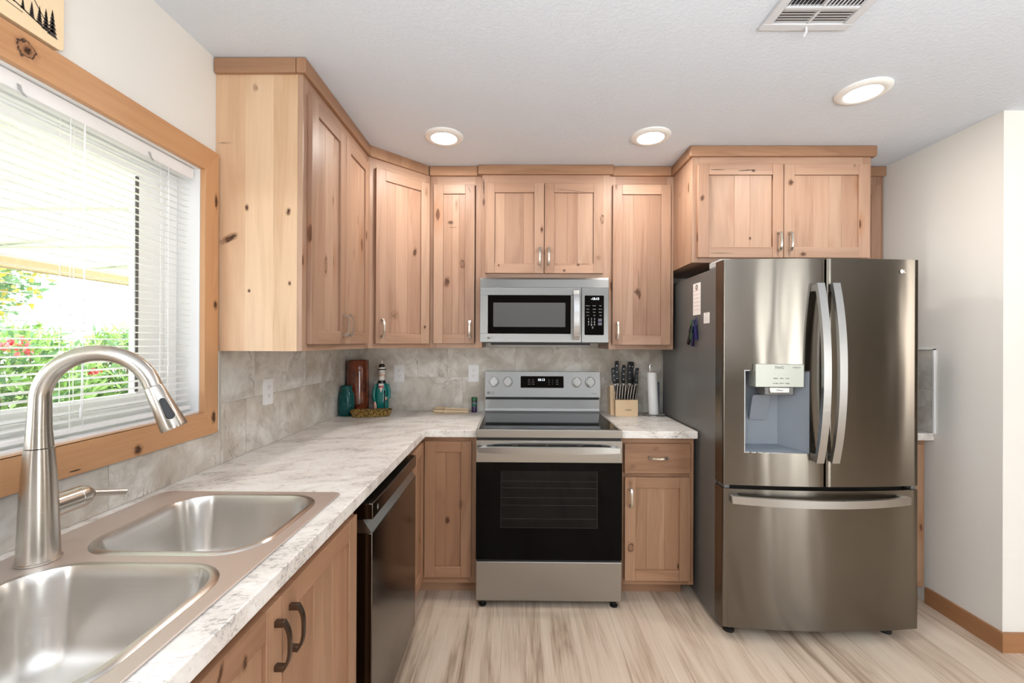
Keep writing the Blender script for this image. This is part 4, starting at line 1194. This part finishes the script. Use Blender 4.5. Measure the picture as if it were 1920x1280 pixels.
for i, (nm, rgb, y, z, a) in enumerate(clips):
    c = thing('magnetic_clip', nm+' magnetic chip clip on the refrigerator side '+where[nm], 'clip', (FSX, y, z), 0, 'clips on the refrigerator')
    T = Matrix.Translation((FSX-.001-.006*(i % 2), y, z)) @ Matrix.Rotation(math.radians(a), 4, 'X')
    m = plain('clip_'+nm.replace(' ', '_'), rgb, .2)
    b = MB(T); b.prism([(0, -.008), (0, .008), (-.009, .012), (-.012, 0), (-.009, -.012)], -.055, .02)
    obj('jaw', b, m, c, True, .002)
    b = MB(T); b.box(-.006, -.001, -.016, -.003, .018, .062).box(-.013, -.008, .002, .014, .018, .055)
    obj('grip', b, m, c, True, .002)

# ------------------------------------------------------------------ things on the counters
Z = CT+.0003
def jar():
    c = thing('glass_jar', 'teal glass canning jar in the corner in front of the brown vase', 'jar', (-1.072, -.205, Z))
    c.scale = (1, 1, 1.12)
    m = NT('teal_glass'); m.set('Base Color', lin(60, 150, 150)); m.set('Roughness', .06); m.set('Transmission Weight', .75); m.set('IOR', 1.3)
    b = MB().lathe([(.03, 0), (.042, .002), (.047, .01), (.048, .03), (.048, .105), (.044, .125), (.034, .14), (.033, .158), (.036, .16), (.036, .166), (.033, .168), (.0315, .16), (.031, .14), (.041, .123), (.0455, .105), (.0455, .03), (.043, .008), (.001, .006)], n=36, cap=False)
    obj('body', b, m.m, c)
    b = MB(); T = Matrix.Translation((.0, -.0485, .075))
    b.T = T @ Matrix.Rotation(PI/2, 4, 'X')
    b.lathe([(.026, -.004), (.026, .0005), (.022, .0008), (.022, -.004)], n=28, cap=False)
    obj('embossed_ring', b, m.m, c)
jar()
def vase():
    c = thing('ceramic_vase', 'tall reddish-brown glazed cylinder vase in the counter corner', 'vase', (-1.045, -.085, Z))
    t = NT('brown_glaze'); n = t.noise(t.pos(), 14, 4, .6, .5)
    t.set('Base Color', t.ramp(n, [(.35, lin(72, 32, 18)), (.6, lin(122, 58, 32)), (.75, lin(146, 78, 44))])); t.set('Roughness', .12); t.set('Coat Weight', .5)
    t.bump(t.noise(t.pos(), 30, 2), .1, .004)
    b = MB().lathe([(.066, 0), (.07, .004), (.071, .1), (.0705, .24), (.069, .341), (.067, .345), (.062, .345), (.06, .339), (.06, .02), (.001, .018)], n=44, cap=False)
    obj('body', b, t.m, c)
vase()
def figurine():
    c = thing('gentleman_figurine', 'glazed figurine of a bearded gentleman in teal coat, black hat and red bow tie', 'figurine', (-.886, -.085, Z), math.radians(10))
    c.scale = (.8, .86, 1.19)
    teal, blk = plain('teal_glaze', (24, 118, 112), .12), plain('black_glaze', (14, 14, 16), .15)
    skin, whi, red = plain('skin_glaze', (226, 178, 158), .2), plain('white_glaze', (236, 232, 224), .18), plain('red_glaze', (190, 28, 40), .2)
    b = MB()
    def ell(rows_, mb):
        rr = []
        for rx, ry, z in rows_:
            rr.append([(rx*math.cos(a), ry*math.sin(a), z) for a in [2*PI*k/32 for k in range(32)]])
        mb.grid(rr, True, True); mb.fan(rr[0], flip=True); mb.fan(rr[-1]); return mb
    obj('shoes', ell([(.044, .03, 0), (.05, .036, .004), (.05, .036, .018)], MB()), blk, c)
    coat = ell([(.05, .038, .016), (.056, .042, .024), (.058, .043, .06), (.056, .042, .1), (.052, .04, .135), (.045, .034, .158), (.03, .026, .17)], MB())
    bo = obj('body', coat, teal, c)
    for sx in (-1, 1):
        a = MB().tube([(sx*.045, -.004, .155), (sx*.059, -.012, .125), (sx*.061, -.02, .09), (sx*(.05 if sx < 0 else .04), -.037, .06 if sx < 0 else .075)], [.012, .0145, .0135, .011], 14)
        obj('sleeve', a, teal, c)
    h = MB().tube([(-.05, -.036, .062), (-.047, -.044, .048), (-.043, -.046, .034)], [.009, .010, .004], 12)
    for k in range(4): h.tube([(-.052+.005*k, -.044, .05), (-.051+.005*k, -.049, .036-.002*(k % 2)), (-.049+.004*k, -.047, .028)], [.0032, .003, .002], 8)
    obj('hand', h, skin, c)
    h = MB().tube([(.04, -.036, .078), (.036, -.045, .084), (.031, -.046, .088)], [.009, .009, .006], 12)
    obj('hand', h, skin, c)
    obj('cane', MB().tube([(.03, -.05, .012), (.03, -.051, .1), (.031, -.05, .125)], [.003, .003, .006], 10), blk, c)
    obj('collar', ell([(.034, .032, .156), (.035, .033, .166), (.028, .028, .178), (.022, .022, .18)], MB()), blk, c)
    sh = MB(); sh.face([(-.019, -.0405, .15), (.019, -.0405, .15), (.0, -.0445, .112)], [(0, 0)]*3); sh.face([(-.02, -.035, .163), (.02, -.035, .163), (.019, -.0405, .15), (-.019, -.0405, .15)], [(0, 0)]*4)
    obj('shirt_front', sh, whi, c)
    t = MB().lathe([(.0035, -.006), (.005, 0), (.0035, .006)], (0, -.044, .146), 10, axis='y')
    for sx in (-1, 1):
        t.face([(sx*.003, -.047, .146), (sx*.017, -.044, .155), (sx*.017, -.044, .136)], [(0, 0)]*3)
        t.face([(sx*.003, -.043, .146), (sx*.017, -.042, .136), (sx*.017, -.042, .155)], [(0, 0)]*3)
    obj('bow_tie', t, red, c)
    obj('head', ell([(.014, .015, .176), (.02, .02, .188), (.023, .023, .205), (.023, .023, .222), (.021, .021, .24), (.012, .012, .25)], MB()), skin, c)
    be = ell([(.008, .006, .17), (.019, .014, .178), (.0225, .018, .19), (.021, .016, .2)], MB()); be.v = [v+Vector((0, -.009, 0)) for v in be.v]
    obj('beard', be, whi, c)
    f = MB().lathe([(.001, -.032), (.005, -.027), (.006, -.02)], (0, 0, .212), 10, axis='y'); obj('nose', f, skin, c)
    f = MB()
    for sx in (-1, 1): f.tube([(0, -.025, .203), (sx*.009, -.026, .204), (sx*.017, -.02, .2)], [.003, .004, .0015], 8)
    for sx in (-1, 1): f.tube([(sx*.004, -.0225, .228), (sx*.01, -.0225, .231), (sx*.016, -.018, .229)], [.0015, .002, .001], 8)
    f.lathe([(.0235, .212), (.0245, .222), (.0245, .236), (.022, .242)], n=24, cap=False)
    obj('hair', f, whi, c)
    f = MB()
    for sx in (-1, 1): f.lathe([(.0022, -.0236), (.0028, -.0225), (.002, -.02)], (sx*.009, 0, .222), 10, axis='y')
    obj('eyes', f, blk, c)
    obj('hat', ell([(.02, .02, .24), (.0355, .03, .237), (.037, .031, .24), (.026, .024, .244), (.0245, .0225, .252), (.023, .021, .264), (.014, .013, .27)], MB()), blk, c)
    obj('hat_band', MB().lathe([(.0275, .2435), (.0265, .2525)], n=24, cap=False), whi, c)
    obj('stopper_knob', MB().lathe([(.008, .268), (.006, .274), (.0085, .281), (.006, .287), (.001, .289)], n=16), whi, c)
figurine()
def dish():
    c = thing('serving_dish', 'long speckled olive-brown glass dish on the counter in front of the figurine', 'dish', (-.905, -.232, Z), math.radians(16))
    t = NT('speckled_glass'); p = t.pos(); n = t.noise(p, 160, 3, .7)
    t.set('Base Color', t.ramp(n, [(.38, lin(58, 40, 16)), (.52, lin(128, 98, 44)), (.66, lin(196, 170, 104))])); t.set('Roughness', .15)
    rows = []
    for ins, z in ((.022, 0), (.016, .002), (0, .038), (-.002, .041), (.003, .041), (.02, .008)):
        rows.append([(x, y, z) for x, y in rrect(-.125+ins, .125-ins, -.05+ins*.8, .05-ins*.8, .02, 5)])
    b = MB().grid(rows, True, True); b.fan(rows[0], flip=True); b.fan(rows[-1])
    obj('body', b, t.m, c)
dish()
def spoonrest():
    c = thing('wooden_spoon', 'hollowed pale wooden spoon lying on the counter by the back wall', 'spoon', (-.43, -.075, Z))
    b = MB(); rows = []; edge = []; n = 28
    for k in range(n+1):
        s = k/n; x = -.117+.234*s
        w = .040*math.sqrt(max(0, 1-((s-.22)/.24)**2)) if s < .30 else 0
        w = max(w, (.0175+.003*math.cos((s-.7)*5)) if s > .05 else .012)
        if s > .97: w *= .7
        near, far = .026-.008*s, .036-.013*s
        if s < .04: near, far = .027, .030
        yc = .004
        rows.append([(x, yc-w, near*.45), (x, yc-w, near), (x, yc-w+.003, near), (x, yc-w*.3, near*.72), (x, yc+w*.4, near*.8), (x, yc+w-.003, far), (x, yc+w, far), (x, yc+w, far*.4), (x, yc+w*.6, 0), (x, yc-w*.6, 0)])
        edge.append((x, yc-w, near))
    b.grid(rows, True, True); b.fan(rows[0], flip=True); b.fan(rows[-1])
    obj('spoon_body', b, 'maple', c)
    obj('dark_edge', MB().tube(edge, .0013, 6), 'ink', c)
spoonrest()
def shaker_bottle():
    c = thing('spice_bottle', 'small green and purple seasoning shaker standing left of the range', 'bottle', (-.277, -.05, Z))
    t = NT('seasoning_label'); u = t.sep(t.n('TexCoord').outputs['Object'])
    n = t.noise(t.n('TexCoord').outputs['Object'], 90, 3)
    h = t.math('ADD', u[2], t.math('MULTIPLY', t.math('SUBTRACT', n, .5), .02))
    t.set('Base Color', t.ramp(t.math('MULTIPLY', h, 10.0), [(.0, lin(48, 34, 72)), (.38, lin(58, 44, 82)), (.42, lin(18, 82, 62)), (.6, lin(20, 92, 70)), (.63, lin(130, 160, 190)), (.68, lin(60, 52, 30)), (.78, lin(40, 36, 26))]))
    t.set('Roughness', .25)
    b = MB().lathe([(.016, 0), (.018, .002), (.018, .076), (.0165, .08)], n=24); obj('body', b, t.m, c)
    obj('lid', MB().lathe([(.0185, .08), (.0185, .098), (.017, .1), (.001, .1)], n=24), plain('green_lid', (12, 92, 48), .3), c)
shaker_bottle()

# knife block with knives
KB = (.706, -.135)
kb = thing('knife_block', 'pale wooden knife block on the counter right of the range', 'knife block', (KB[0], KB[1], Z))
M['beech'] = wood('beech', (240, 214, 178), (224, 192, 152), 0, .45, (1, .97, .92), .5)
def yprism(mb, prof, x0, x1):
    f = [(x0, y, z) for y, z in prof]; k = [(x1, y, z) for y, z in prof]
    _board[0] += 1; o = 10.0*_board[0]+5
    mb.face(f, [(o+y, z) for y, z in prof]); mb.face(list(reversed(k)), [(o+y, z) for y, z in reversed(prof)])
    for i in range(len(prof)):
        j = (i+1) % len(prof)
        mb.face([f[i], k[i], k[j], f[j]], [(o+x0, prof[i][1]+prof[i][0]), (o+x1, prof[i][1]+prof[i][0]), (o+x1, prof[j][1]+prof[j][0]), (o+x0, prof[j][1]+prof[j][0])])
    return mb
fb = MB()
for k in range(3): yprism(fb, [(-.045, 0), (.0, 0), (.004, .104), (-.04, .104)], -.071+.0473*k, -.071+.0473*(k+1))
o = obj('front_block', fb, 'beech', kb, bevel=.0015)
text('burned_mark', 'COOKS', .012, facing(.01, -.0437, .04), 'ink', kb, world=False)
bb_ = MB()
for k in range(3): yprism(bb_, [(.0012, 0), (.085, 0), (.115, .165), (.028, .19)], -.092+.05*k, -.092+.05*(k+1))
obj('rear_block', bb_, 'beech', kb, bevel=.0015)
def knife(kind, x, y, z, L, wd, tilt, roll, label, group, steak=False):
    T0 = Matrix.Rotation(math.radians(tilt), 4, 'X') @ Matrix.Rotation(math.radians(roll), 4, 'Y')
    c = thing(kind, label, 'knife', (KB[0]+x, KB[1]+y, Z+z), 0, group)
    b = MB(T0); rows = []
    for k in range(9):
        s = k/8
        h = wd*(1+.12*math.sin(s*PI*2))*(1 if s < .9 else .8)
        off = (0 if steak else -.004*math.sin(s*PI))
        q_ = [(sx*.0075*(1 if 0 < k < 8 else .6), off+sy*h, s*L) for sx, sy in ((-1, -1), (1, -1), (1, 1), (-1, 1))]
        rows.append(q_ if steak else [(b_, a_, c_) for a_, b_, c_ in q_])
    b.grid(rows, True, False); b.fan(rows[0], flip=True); b.fan(rows[-1])
    hnd = obj('handle', b, 'black', c, bevel=.002)
    b = MB(T0)
    if steak: b.box(-.0012, .0012, -wd*1.12, wd*1.12, .002, L-.001)
    else:
        for s in (.22, .5, .78): b.lathe([(.0026, -.0084), (.0026, .0084)], (-.002, 0, s*L), 10, axis='y')
    obj('rivets' if not steak else 'tang', b, 'chrome', hnd)
    b = MB(T0)
    if steak: b.box(-.0012, .0012, -wd*.8, wd*.8, -.05, .001)
    else: b.box(-wd*.8, wd*.8, -.0012, .0012, -.05, .001)
    obj('blade', b, 'chrome', c)
for i, (x, y, z, L, wd, r, lb) in enumerate((
        (-.058, .03, .20, .105, .0115, -6, 'leftmost black-handled knife in the rear row of the block'),
        (-.038, .06, .20, .148, .0125, 1, 'tallest black-handled knife in the left of the rear row of the block'),
        (.002, .05, .20, .122, .0115, 3, 'middle black-handled knife standing alone in the rear row of the block'),
        (.044, .055, .20, .144, .0125, 1, 'tall black-handled knife third from the right in the rear row of the block'),
        (.066, .082, .195, .146, .0115, 3, 'rearmost tall black-handled knife on the right of the block'),
        (.08, .03, .20, .105, .0115, 6, 'rightmost black-handled knife in the rear row of the block'))):
    knife('kitchen_knife', x, y, z, L, wd, -8, r, lb, 'large knives in the block')
for k in range(8):
    x = -.061+.0172*k
    lb = ('first', 'second', 'third', 'fourth', 'fifth', 'sixth', 'seventh', 'eighth')[k]+' steak knife from the left in the front row of the knife block'
    knife('steak_knife', x, -.018, .1045, .098, .0075, 4, 3 if k < 4 else 7, lb, 'steak knives in the block', True)

# paper towel on its holder
PT = (.893, -.13)
c = thing('towel_holder', 'chrome wire paper towel stand next to the knife block', 'towel holder', (*PT, Z))
b = MB().tube([(.07*math.cos(2*PI*k/32), .07*math.sin(2*PI*k/32), .004) for k in range(33)], .003, 8, cap=False)
b.tube([(-.07, 0, .004), (.07, 0, .004)], .003, 8)
for a in range(4): b.lathe([(.005, 0), (.006, .003), (.002, .006)], (.07*math.cos(a*PI/2+.4), .07*math.sin(a*PI/2+.4), 0), 10)
obj('base_ring', b, 'chrome', c)
b = MB(Matrix.Rotation(math.radians(-3), 4, 'Y')); rod = [(-.008, 0, .006), (-.011, 0, .3)]+[(-.002-.009*math.cos(PI*k/8), 0, .315+.012*math.sin(PI*k/8)) for k in range(9)]+[(.007, 0, .30), (.006, 0, .008)]
b.tube(rod, .0025, 8)
obj('post', b, 'chrome', c)
c = thing('paper_towel_roll', 'nearly used-up white paper towel roll on the chrome wire stand', 'paper towel', (*PT, Z+.0075))
T = Matrix.Rotation(math.radians(-3), 4, 'Y') @ Matrix.Translation((0, 0, 0))
b = MB(); b.T = T
b.lathe([(.017, 0), (.03, 0), (.031, .002), (.031, .268), (.03, .272), (.0185, .272), (.017, .268), (.017, 0)], n=32, cap=False)
obj('paper', b, 'towel', c)
b = MB(); b.T = T; b.lathe([(.0165, .001), (.0168, .274), (.0145, .274), (.0145, .001)], n=24, cap=False)
obj('core', b, plain('cardboard', (176, 150, 118), .8), c)
c = thing('cutting_board', 'slim blue-grey board standing on edge in the corner beside the refrigerator', 'board', (.955, -.012, Z))
obj('panel', MB().box(-.013, .0095, -.012, .0025, 0, .205), plain('blue_grey', (112, 124, 136), .45), c, bevel=.003)

# ------------------------------------------------------------------ outlets
def outlet(label, loc, rz, rocker=False):
    c = thing('wall_outlet', label, 'outlet', loc, rz, 'white duplex outlets on the tile')
    b = MB(Matrix.Rotation(PI/2, 4, 'X')); b.prism(rrect(-.035, .035, -.0575, .0575, .004, 3), 0, .006)
    obj('cover_plate', b, 'white', c, bevel=.0015)
    for z in (-.0195, .0195):
        b = MB(Matrix.Translation((0, 0, z)) @ Matrix.Rotation(PI/2, 4, 'X')); b.prism(rrect(-.0165, .0165, -.0135, .0135, .006, 4), .006, .0078)
        r = obj('receptacle', b, 'white', c)
        b = MB(); b.box(-.0075, -.0055, -.0082, -.0079, z+.0005, z+.008).box(.0055, .0075, -.0082, -.0079, z+.0005, z+.0075)
        b.lathe([(.0022, -.0082), (.0022, -.0079)], (0, 0, z-.006), 10, axis='y')
        obj('slot', b, 'ink', r)
outlet('white duplex outlet on the window-side tile under the two-door cabinet', (XL+.0083, -.992, 1.155), PI/2)
outlet('white duplex outlet on the back tile right of the figurine', (-.791, -.0083, 1.168), 0)
outlet('white duplex outlet on the back tile just left of the range backguard', (-.286, -.0083, 1.171), 0)

# ------------------------------------------------------------------ ceiling fixtures
def downlight(label, x, y):
    c = thing('recessed_light', label, 'ceiling light', (x, y, CEIL), 0, 'recessed ceiling lights')
    obj('trim_ring', MB().lathe([(.099, 0), (.098, -.006), (.09, -.012), (.07, -.014), (.066, -.012), (.066, -.001), (.09, -.001), (.099, 0)], n=48, cap=False), 'lamp_trim', c)
    obj('lens', MB().lathe([(.066, -.011), (.03, -.0125), (.001, -.013)], n=40, cap=False), 'lamp', c)
    l = bpy.data.lights.new('lamp_glow', 'AREA'); l.shape = 'DISK'; l.size = .13; l.energy = 5.5; l.color = (1, .95, .88)
    o = bpy.data.objects.new('lamp_glow', l); COL.objects.link(o); o.parent = c; o.location = (0, 0, -.016)
downlight('lit round recessed ceiling light over the counter corner, leftmost of the three', -.375, -.715)
downlight('lit round recessed ceiling light above the right wall cabinet, middle of the three', .684, -.72)
downlight('lit round recessed ceiling light in front of the refrigerator, nearest the vent', 1.447, -1.115)

vt = thing('ceiling_vent', 'white stamped-metal air register in the ceiling towards the camera', 'vent', (.952, -1.63, CEIL))
VX0, VX1, VY0, VY1 = .807, 1.097, -1.78, -1.482
b = MB()
zt, zb = CEIL-.0003, CEIL-.011
bw = .03
b.box(VX0, VX1, VY1-bw, VY1, zb, zt).box(VX0, VX1, VY0, VY0+bw, zb, zt).box(VX0, VX0+bw, VY0+bw, VY1-bw, zb, zt).box(VX1-bw, VX1, VY0+bw, VY1-bw, zb, zt)
b.box(.947, .957, VY0+bw, VY1-bw, zb+.001, zt)
b.box(VX0+bw, VX1-bw, -1.585, -1.572, zb+.0005, zt)
obj('frame', b, 'vent_white', vt, True, .002)
obj('duct', MB().box(VX0+.02, VX1-.02, VY0+.02, VY1-.02, zt-.0012, zt-.0004), 'black', vt, True)
b = MB()
for k in range(5):
    y = -1.517-.0112*k
    for x0_, x1_ in ((VX0+bw+.002, .946), (.958, VX1-bw-.002)):
        b.face([(x0_, y, zb+.0035), (x1_, y, zb+.0035), (x1_, y-.0094, zb+.0015), (x0_, y-.0094, zb+.0015)], [(0, 0)]*4)
for k in range(9):
    for x0_, s_, w_ in ((VX0+bw+.004+.0122*k, 1, .0048), (.961+.0122*k, -1, .0088)):
        b.face([(x0_, VY0+bw, zb+.001), (x0_, -1.587, zb+.001), (x0_+w_, -1.587, zb+.004), (x0_+w_, VY0+bw, zb+.004)], [(0, 0)]*4)
obj('louvres', b, 'vent_white', vt, True)
b = MB(); b.tube([(.955, -1.5, zb), (.957, -1.497, zb-.014), (.952, -1.49, zb-.026)], [.004, .0035, .003], 8)
obj('damper_lever', b, 'vent_white', vt, True)

# ------------------------------------------------------------------ outside the window
M['lawn'] = painted('patio_ground', (140, 140, 122)); M['fence'] = plain('block_wall', (214, 208, 196), .8)
struct('ground_outside', MB().box(-40, X0-.001, -25, 40, -.25, -.15), 'lawn')
pc = thing('patio_cover', 'pale painted patio cover roof outside the kitchen window', 'patio cover', (-2.8, 2, 2.2))
b = MB(); b.face([(X0-.003, -6, 2.38), (X0-.003, 12, 2.38), (-4.5, 12, 2.12), (-4.5, -6, 2.12)], [(0, 0)]*4)
b.face([(X0-.003, -6, 2.42), (-4.5, -6, 2.16), (-4.5, 12, 2.16), (X0-.003, 12, 2.42)], [(0, 0)]*4)
for k in range(18):
    b.box(-4.4, X0-.05, -5.5+k, -5.46+k, 2.12, 2.14)
obj('roof_deck', b, 'patio', pc, True)
obj('fascia_beam', MB().box(-4.62, -4.5, -6, 12, 2.03, 2.17, 'y'), 'beam', pc, True)
for y in (-4.5, 5.5, 11): obj('post', MB().box(-4.6, -4.52, y, y+.08, -.15, 2.03), 'beam', pc, True)
fw = obj('garden_wall', MB().box(-9.7, -9.5, -10, 24, -.15, 1.55, 'y'), 'fence'); tag(fw, 'pale block garden wall behind the shrubs outside the window', 'wall')
def leaves(mb, rnd, cx, cy, cz, rx, ry, rz_, n, L, wdt, up):
    for _ in range(n):
        a, e_ = rnd.uniform(0, 2*PI), math.asin(rnd.uniform(-1, 1)); r = rnd.uniform(.55, 1.0)
        p = Vector((cx+rx*r*math.cos(e_)*math.cos(a), cy+ry*r*math.cos(e_)*math.sin(a), cz+rz_*r*math.sin(e_)))
        d = Vector((rnd.gauss(0, .7)+.4*math.cos(a), rnd.gauss(0, .7)+.4*math.sin(a), rnd.gauss(up, .5))).normalized()
        s_ = d.cross(Vector((rnd.gauss(0, 1), rnd.gauss(0, 1), rnd.gauss(0, 1)))).normalized()*wdt
        l_ = L*rnd.uniform(.7, 1.3)
        mb.face([tuple(p), tuple(p+d*l_*.45+s_), tuple(p+d*l_), tuple(p+d*l_*.45-s_)], [(0, 0)]*4, mi=0 if rnd.random() < .7 else 1)
def leafmat(name, rgb):
    t = NT(name); t.set('Base Color', lin(*rgb)); t.set('Roughness', .6)
    tl = t.n('BsdfTranslucent'); tl.inputs[0].default_value = lin(*rgb); mx = t.n('MixShader'); mx.inputs[0].default_value = .35
    t.l(t.b.outputs[0], mx.inputs[1]); t.l(tl.outputs[0], mx.inputs[2]); t.l(mx.outputs[0], t.out.inputs[0]); return t.m
LG, LD = leafmat('leaf_green', (96, 126, 60)), leafmat('leaf_deep', (62, 94, 56))
LY, FL = leafmat('leaf_yellow', (120, 112, 36)), leafmat('flower_red', (150, 44, 48))
bark = plain('bark', (98, 78, 60), .9)
spots = [(-6.6, -1.9), (-6.7, .3), (-6.5, 2.5), (-6.8, 4.7), (-7.0, 6.9), (-7.0, 9.1)]
names = ('nearest the camera end', 'second along the row', 'third along the row', 'fourth along the row', 'fifth along the row', 'farthest along the row')
for i, (x, y) in enumerate(spots):
    rnd = random.Random(40+i)
    c = thing('garden_shrub', 'leafy green shrub outside the kitchen window, '+names[i], 'shrub', (x, y, -.15), 0, 'shrubs outside the window')
    b = MB(); leaves(b, rnd, 0, 0, .95, .75, .98, .82, 2600, .2, .024, .7); leaves(b, rnd, 0, 0, .5, .8, .98, .5, 900, .2, .028, .2)
    obj('foliage', b, [LG, LD], c)
    b = MB()
    for k in range(7):
        a = 2*PI*k/7; b.tube([(.05*math.cos(a), .05*math.sin(a), 0), (.3*math.cos(a), .4*math.sin(a), .8), (.35*math.cos(a), .5*math.sin(a), 1.4)], [.02, .014, .006], 6)
    obj('stem', b, bark, c)
    if i < 4:
        b = MB()
        for k in range(5):
            y_, z_ = rnd.uniform(-.7, .7), rnd.uniform(.9, 1.55)
            leaves(b, rnd, .62, y_, z_, .06, .09, .06, 26, .05, .02, .3)
        b.mi = [0]*len(b.mi); obj('flowers', b, FL, c, label='small red flower clusters')
c = thing('garden_tree', 'yellow-green tree beyond the patio cover outside the window', 'tree', (-12.5, 6.2, -.15))
rnd = random.Random(5); b = MB(); leaves(b, rnd, 0, 0, 3.1, 1.5, 1.9, 1.3, 2600, .22, .05, 0)
obj('crown', b, [LD, LY], c); obj('trunk', MB().tube([(0, 0, 0), (.1, 0, 1.2), (0, .1, 3)], [.16, .12, .05], 10), bark, c)
